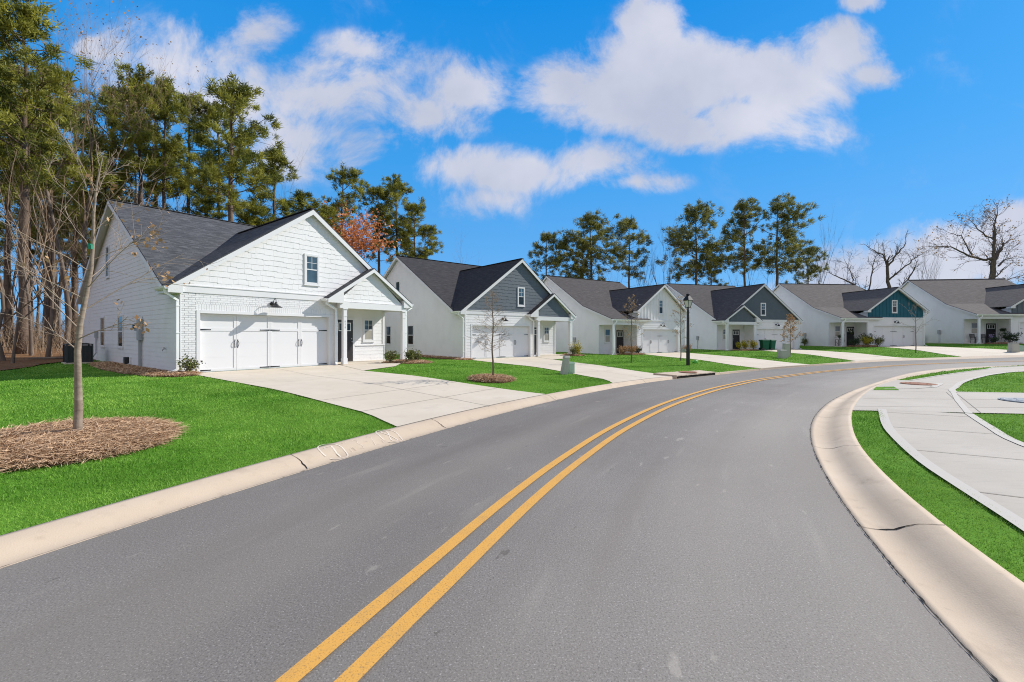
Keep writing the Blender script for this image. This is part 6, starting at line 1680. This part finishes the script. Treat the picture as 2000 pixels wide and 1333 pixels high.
# upright porch sign with letters
x, y = hloc('h5', 1.62, -.22); sg_ = empty('porch_sign', (x, y, HOUSES['h5'][2] + .036), HOUSES['h5'][3], 'tall white porch sign with dark letters left of the teal house door', 'sign')
mb = MB(); mb.box(-.13, .13, 0, .03, 0, 1.35); mb.build('board', trimw, sg_)
letters(None, 'lettering', 'WELCOME', (0, -.004, 1.18), (1, 0, 0), (0, -1, 0), .105, black, parent=sg_, gap=1.15)
# wreath on its door
x, y = hloc('h5', 2.48, -.09); wr = empty('door_wreath', (x, y, HOUSES['h5'][2] + 1.5), HOUSES['h5'][3], 'pale green wreath hanging on the black door of the teal house', 'wreath')
mb = MB(); mb.tube([(math.cos(t) * .19, -.02, math.sin(t) * .19) for t in np.linspace(0, 6.283, 20)], .035, 6); mb.build('ring', shrubd, wr)
V, Sd = leaf_tris([Vector((math.cos(t) * .19, -.03, math.sin(t) * .19)) for t in np.linspace(0, 6.28, 30)], np.random.default_rng(4), 6, .07, .03); tri_mesh('leaves', V, shrubg, wr, Sd, 4)
mb = MB(); mb.beam((-.12, -.045, .2), (.12, -.045, -.02), .05, .008, up=(0, 1, 0)); mb.build('ribbon', pane_white, wr)
# potted figure with lavender flowers by the rightmost door
x, y = hloc('h6', 1.95, -.7); fp = empty('flower_pot', (x, y, HOUSES['h6'][2] + .036), 0, 'pale lavender flower pot left of the door on the rightmost porch', 'flower pot')
mb = MB(); mb.lathe((0, 0, 0), [(.001, 0), (.12, 0), (.17, .4), (.18, .42), (.15, .42), (.14, .38), (.001, .38)], 14); mb.build('pot', pinkm, fp)
V, Sd = leaf_tris([Vector((random.Random(k).uniform(-.14, .14), random.Random(k + 99).uniform(-.14, .14), .42 + random.Random(k + 7).random() * .45)) for k in range(40)], np.random.default_rng(5), 5, .08, .03); tri_mesh('flowers', V, pinkm, fp, Sd, 4)
x, y = hloc('h6', 3.02, -.95); 
x, y = hloc('h6', 2.98, -.8); hp = empty('hanging_plant', (x, y, HOUSES['h6'][2] + 1.35), 0, 'dark wall plant right of the door of the rightmost house', 'hanging plant')
mb = MB(); mb.lathe((0, 0, -.05), [(.001, -.08), (.08, -.08), (.12, .05), (.001, .05)], 10); mb.build('basket', black, hp)
V, Sd = leaf_tris([Vector((random.Random(k).uniform(-.22, .05), random.Random(k + 9).uniform(-.2, .2), random.Random(k + 3).uniform(-.05, .16))) for k in range(40)], np.random.default_rng(6), 6, .09, .04); tri_mesh('leaves', V, shrubd, hp, Sd, 4)

# brown roof of a house further up the hill behind the rightmost one
x, y = at_px(1868, 92); dh = empty('house', (x, y, .5), -.1, 'brown-roofed house just showing over the ridge of the rightmost house', 'house')
mb = MB(); mb.box(-5, 5, 0, 8, -.5, 9.2); mb.build('wall', soffit, dh)
mb = MB(); slab(mb, [(-5.4, -.4, 9.1), (5.4, -.4, 9.1), (2.0, 4, 12.6), (-1.2, 4, 12.6)], (1, 0, 0)); slab(mb, [(-5.4, 8.4, 9.1), (-5.4, -.4, 9.1), (-1.2, 4, 12.6)], (0, 1, 0)); slab(mb, [(5.4, -.4, 9.1), (5.4, 8.4, 9.1), (2.0, 4, 12.6)], (0, 1, 0)); slab(mb, [(5.4, 8.4, 9.1), (-5.4, 8.4, 9.1), (-1.2, 4, 12.6), (2.0, 4, 12.6)], (1, 0, 0))
mb.build('roof', [roofmat('rusty_brown_shingles', (.16, .09, .05), (.22, .13, .07), (.12, .065, .04)), soffit], dh)
mb = MB()
for wx in (-3, 0, 3): mb.box(wx - .5, wx + .5, -.03, .02, 6.4, 8.0)
mb.build('window', glassd, dh)
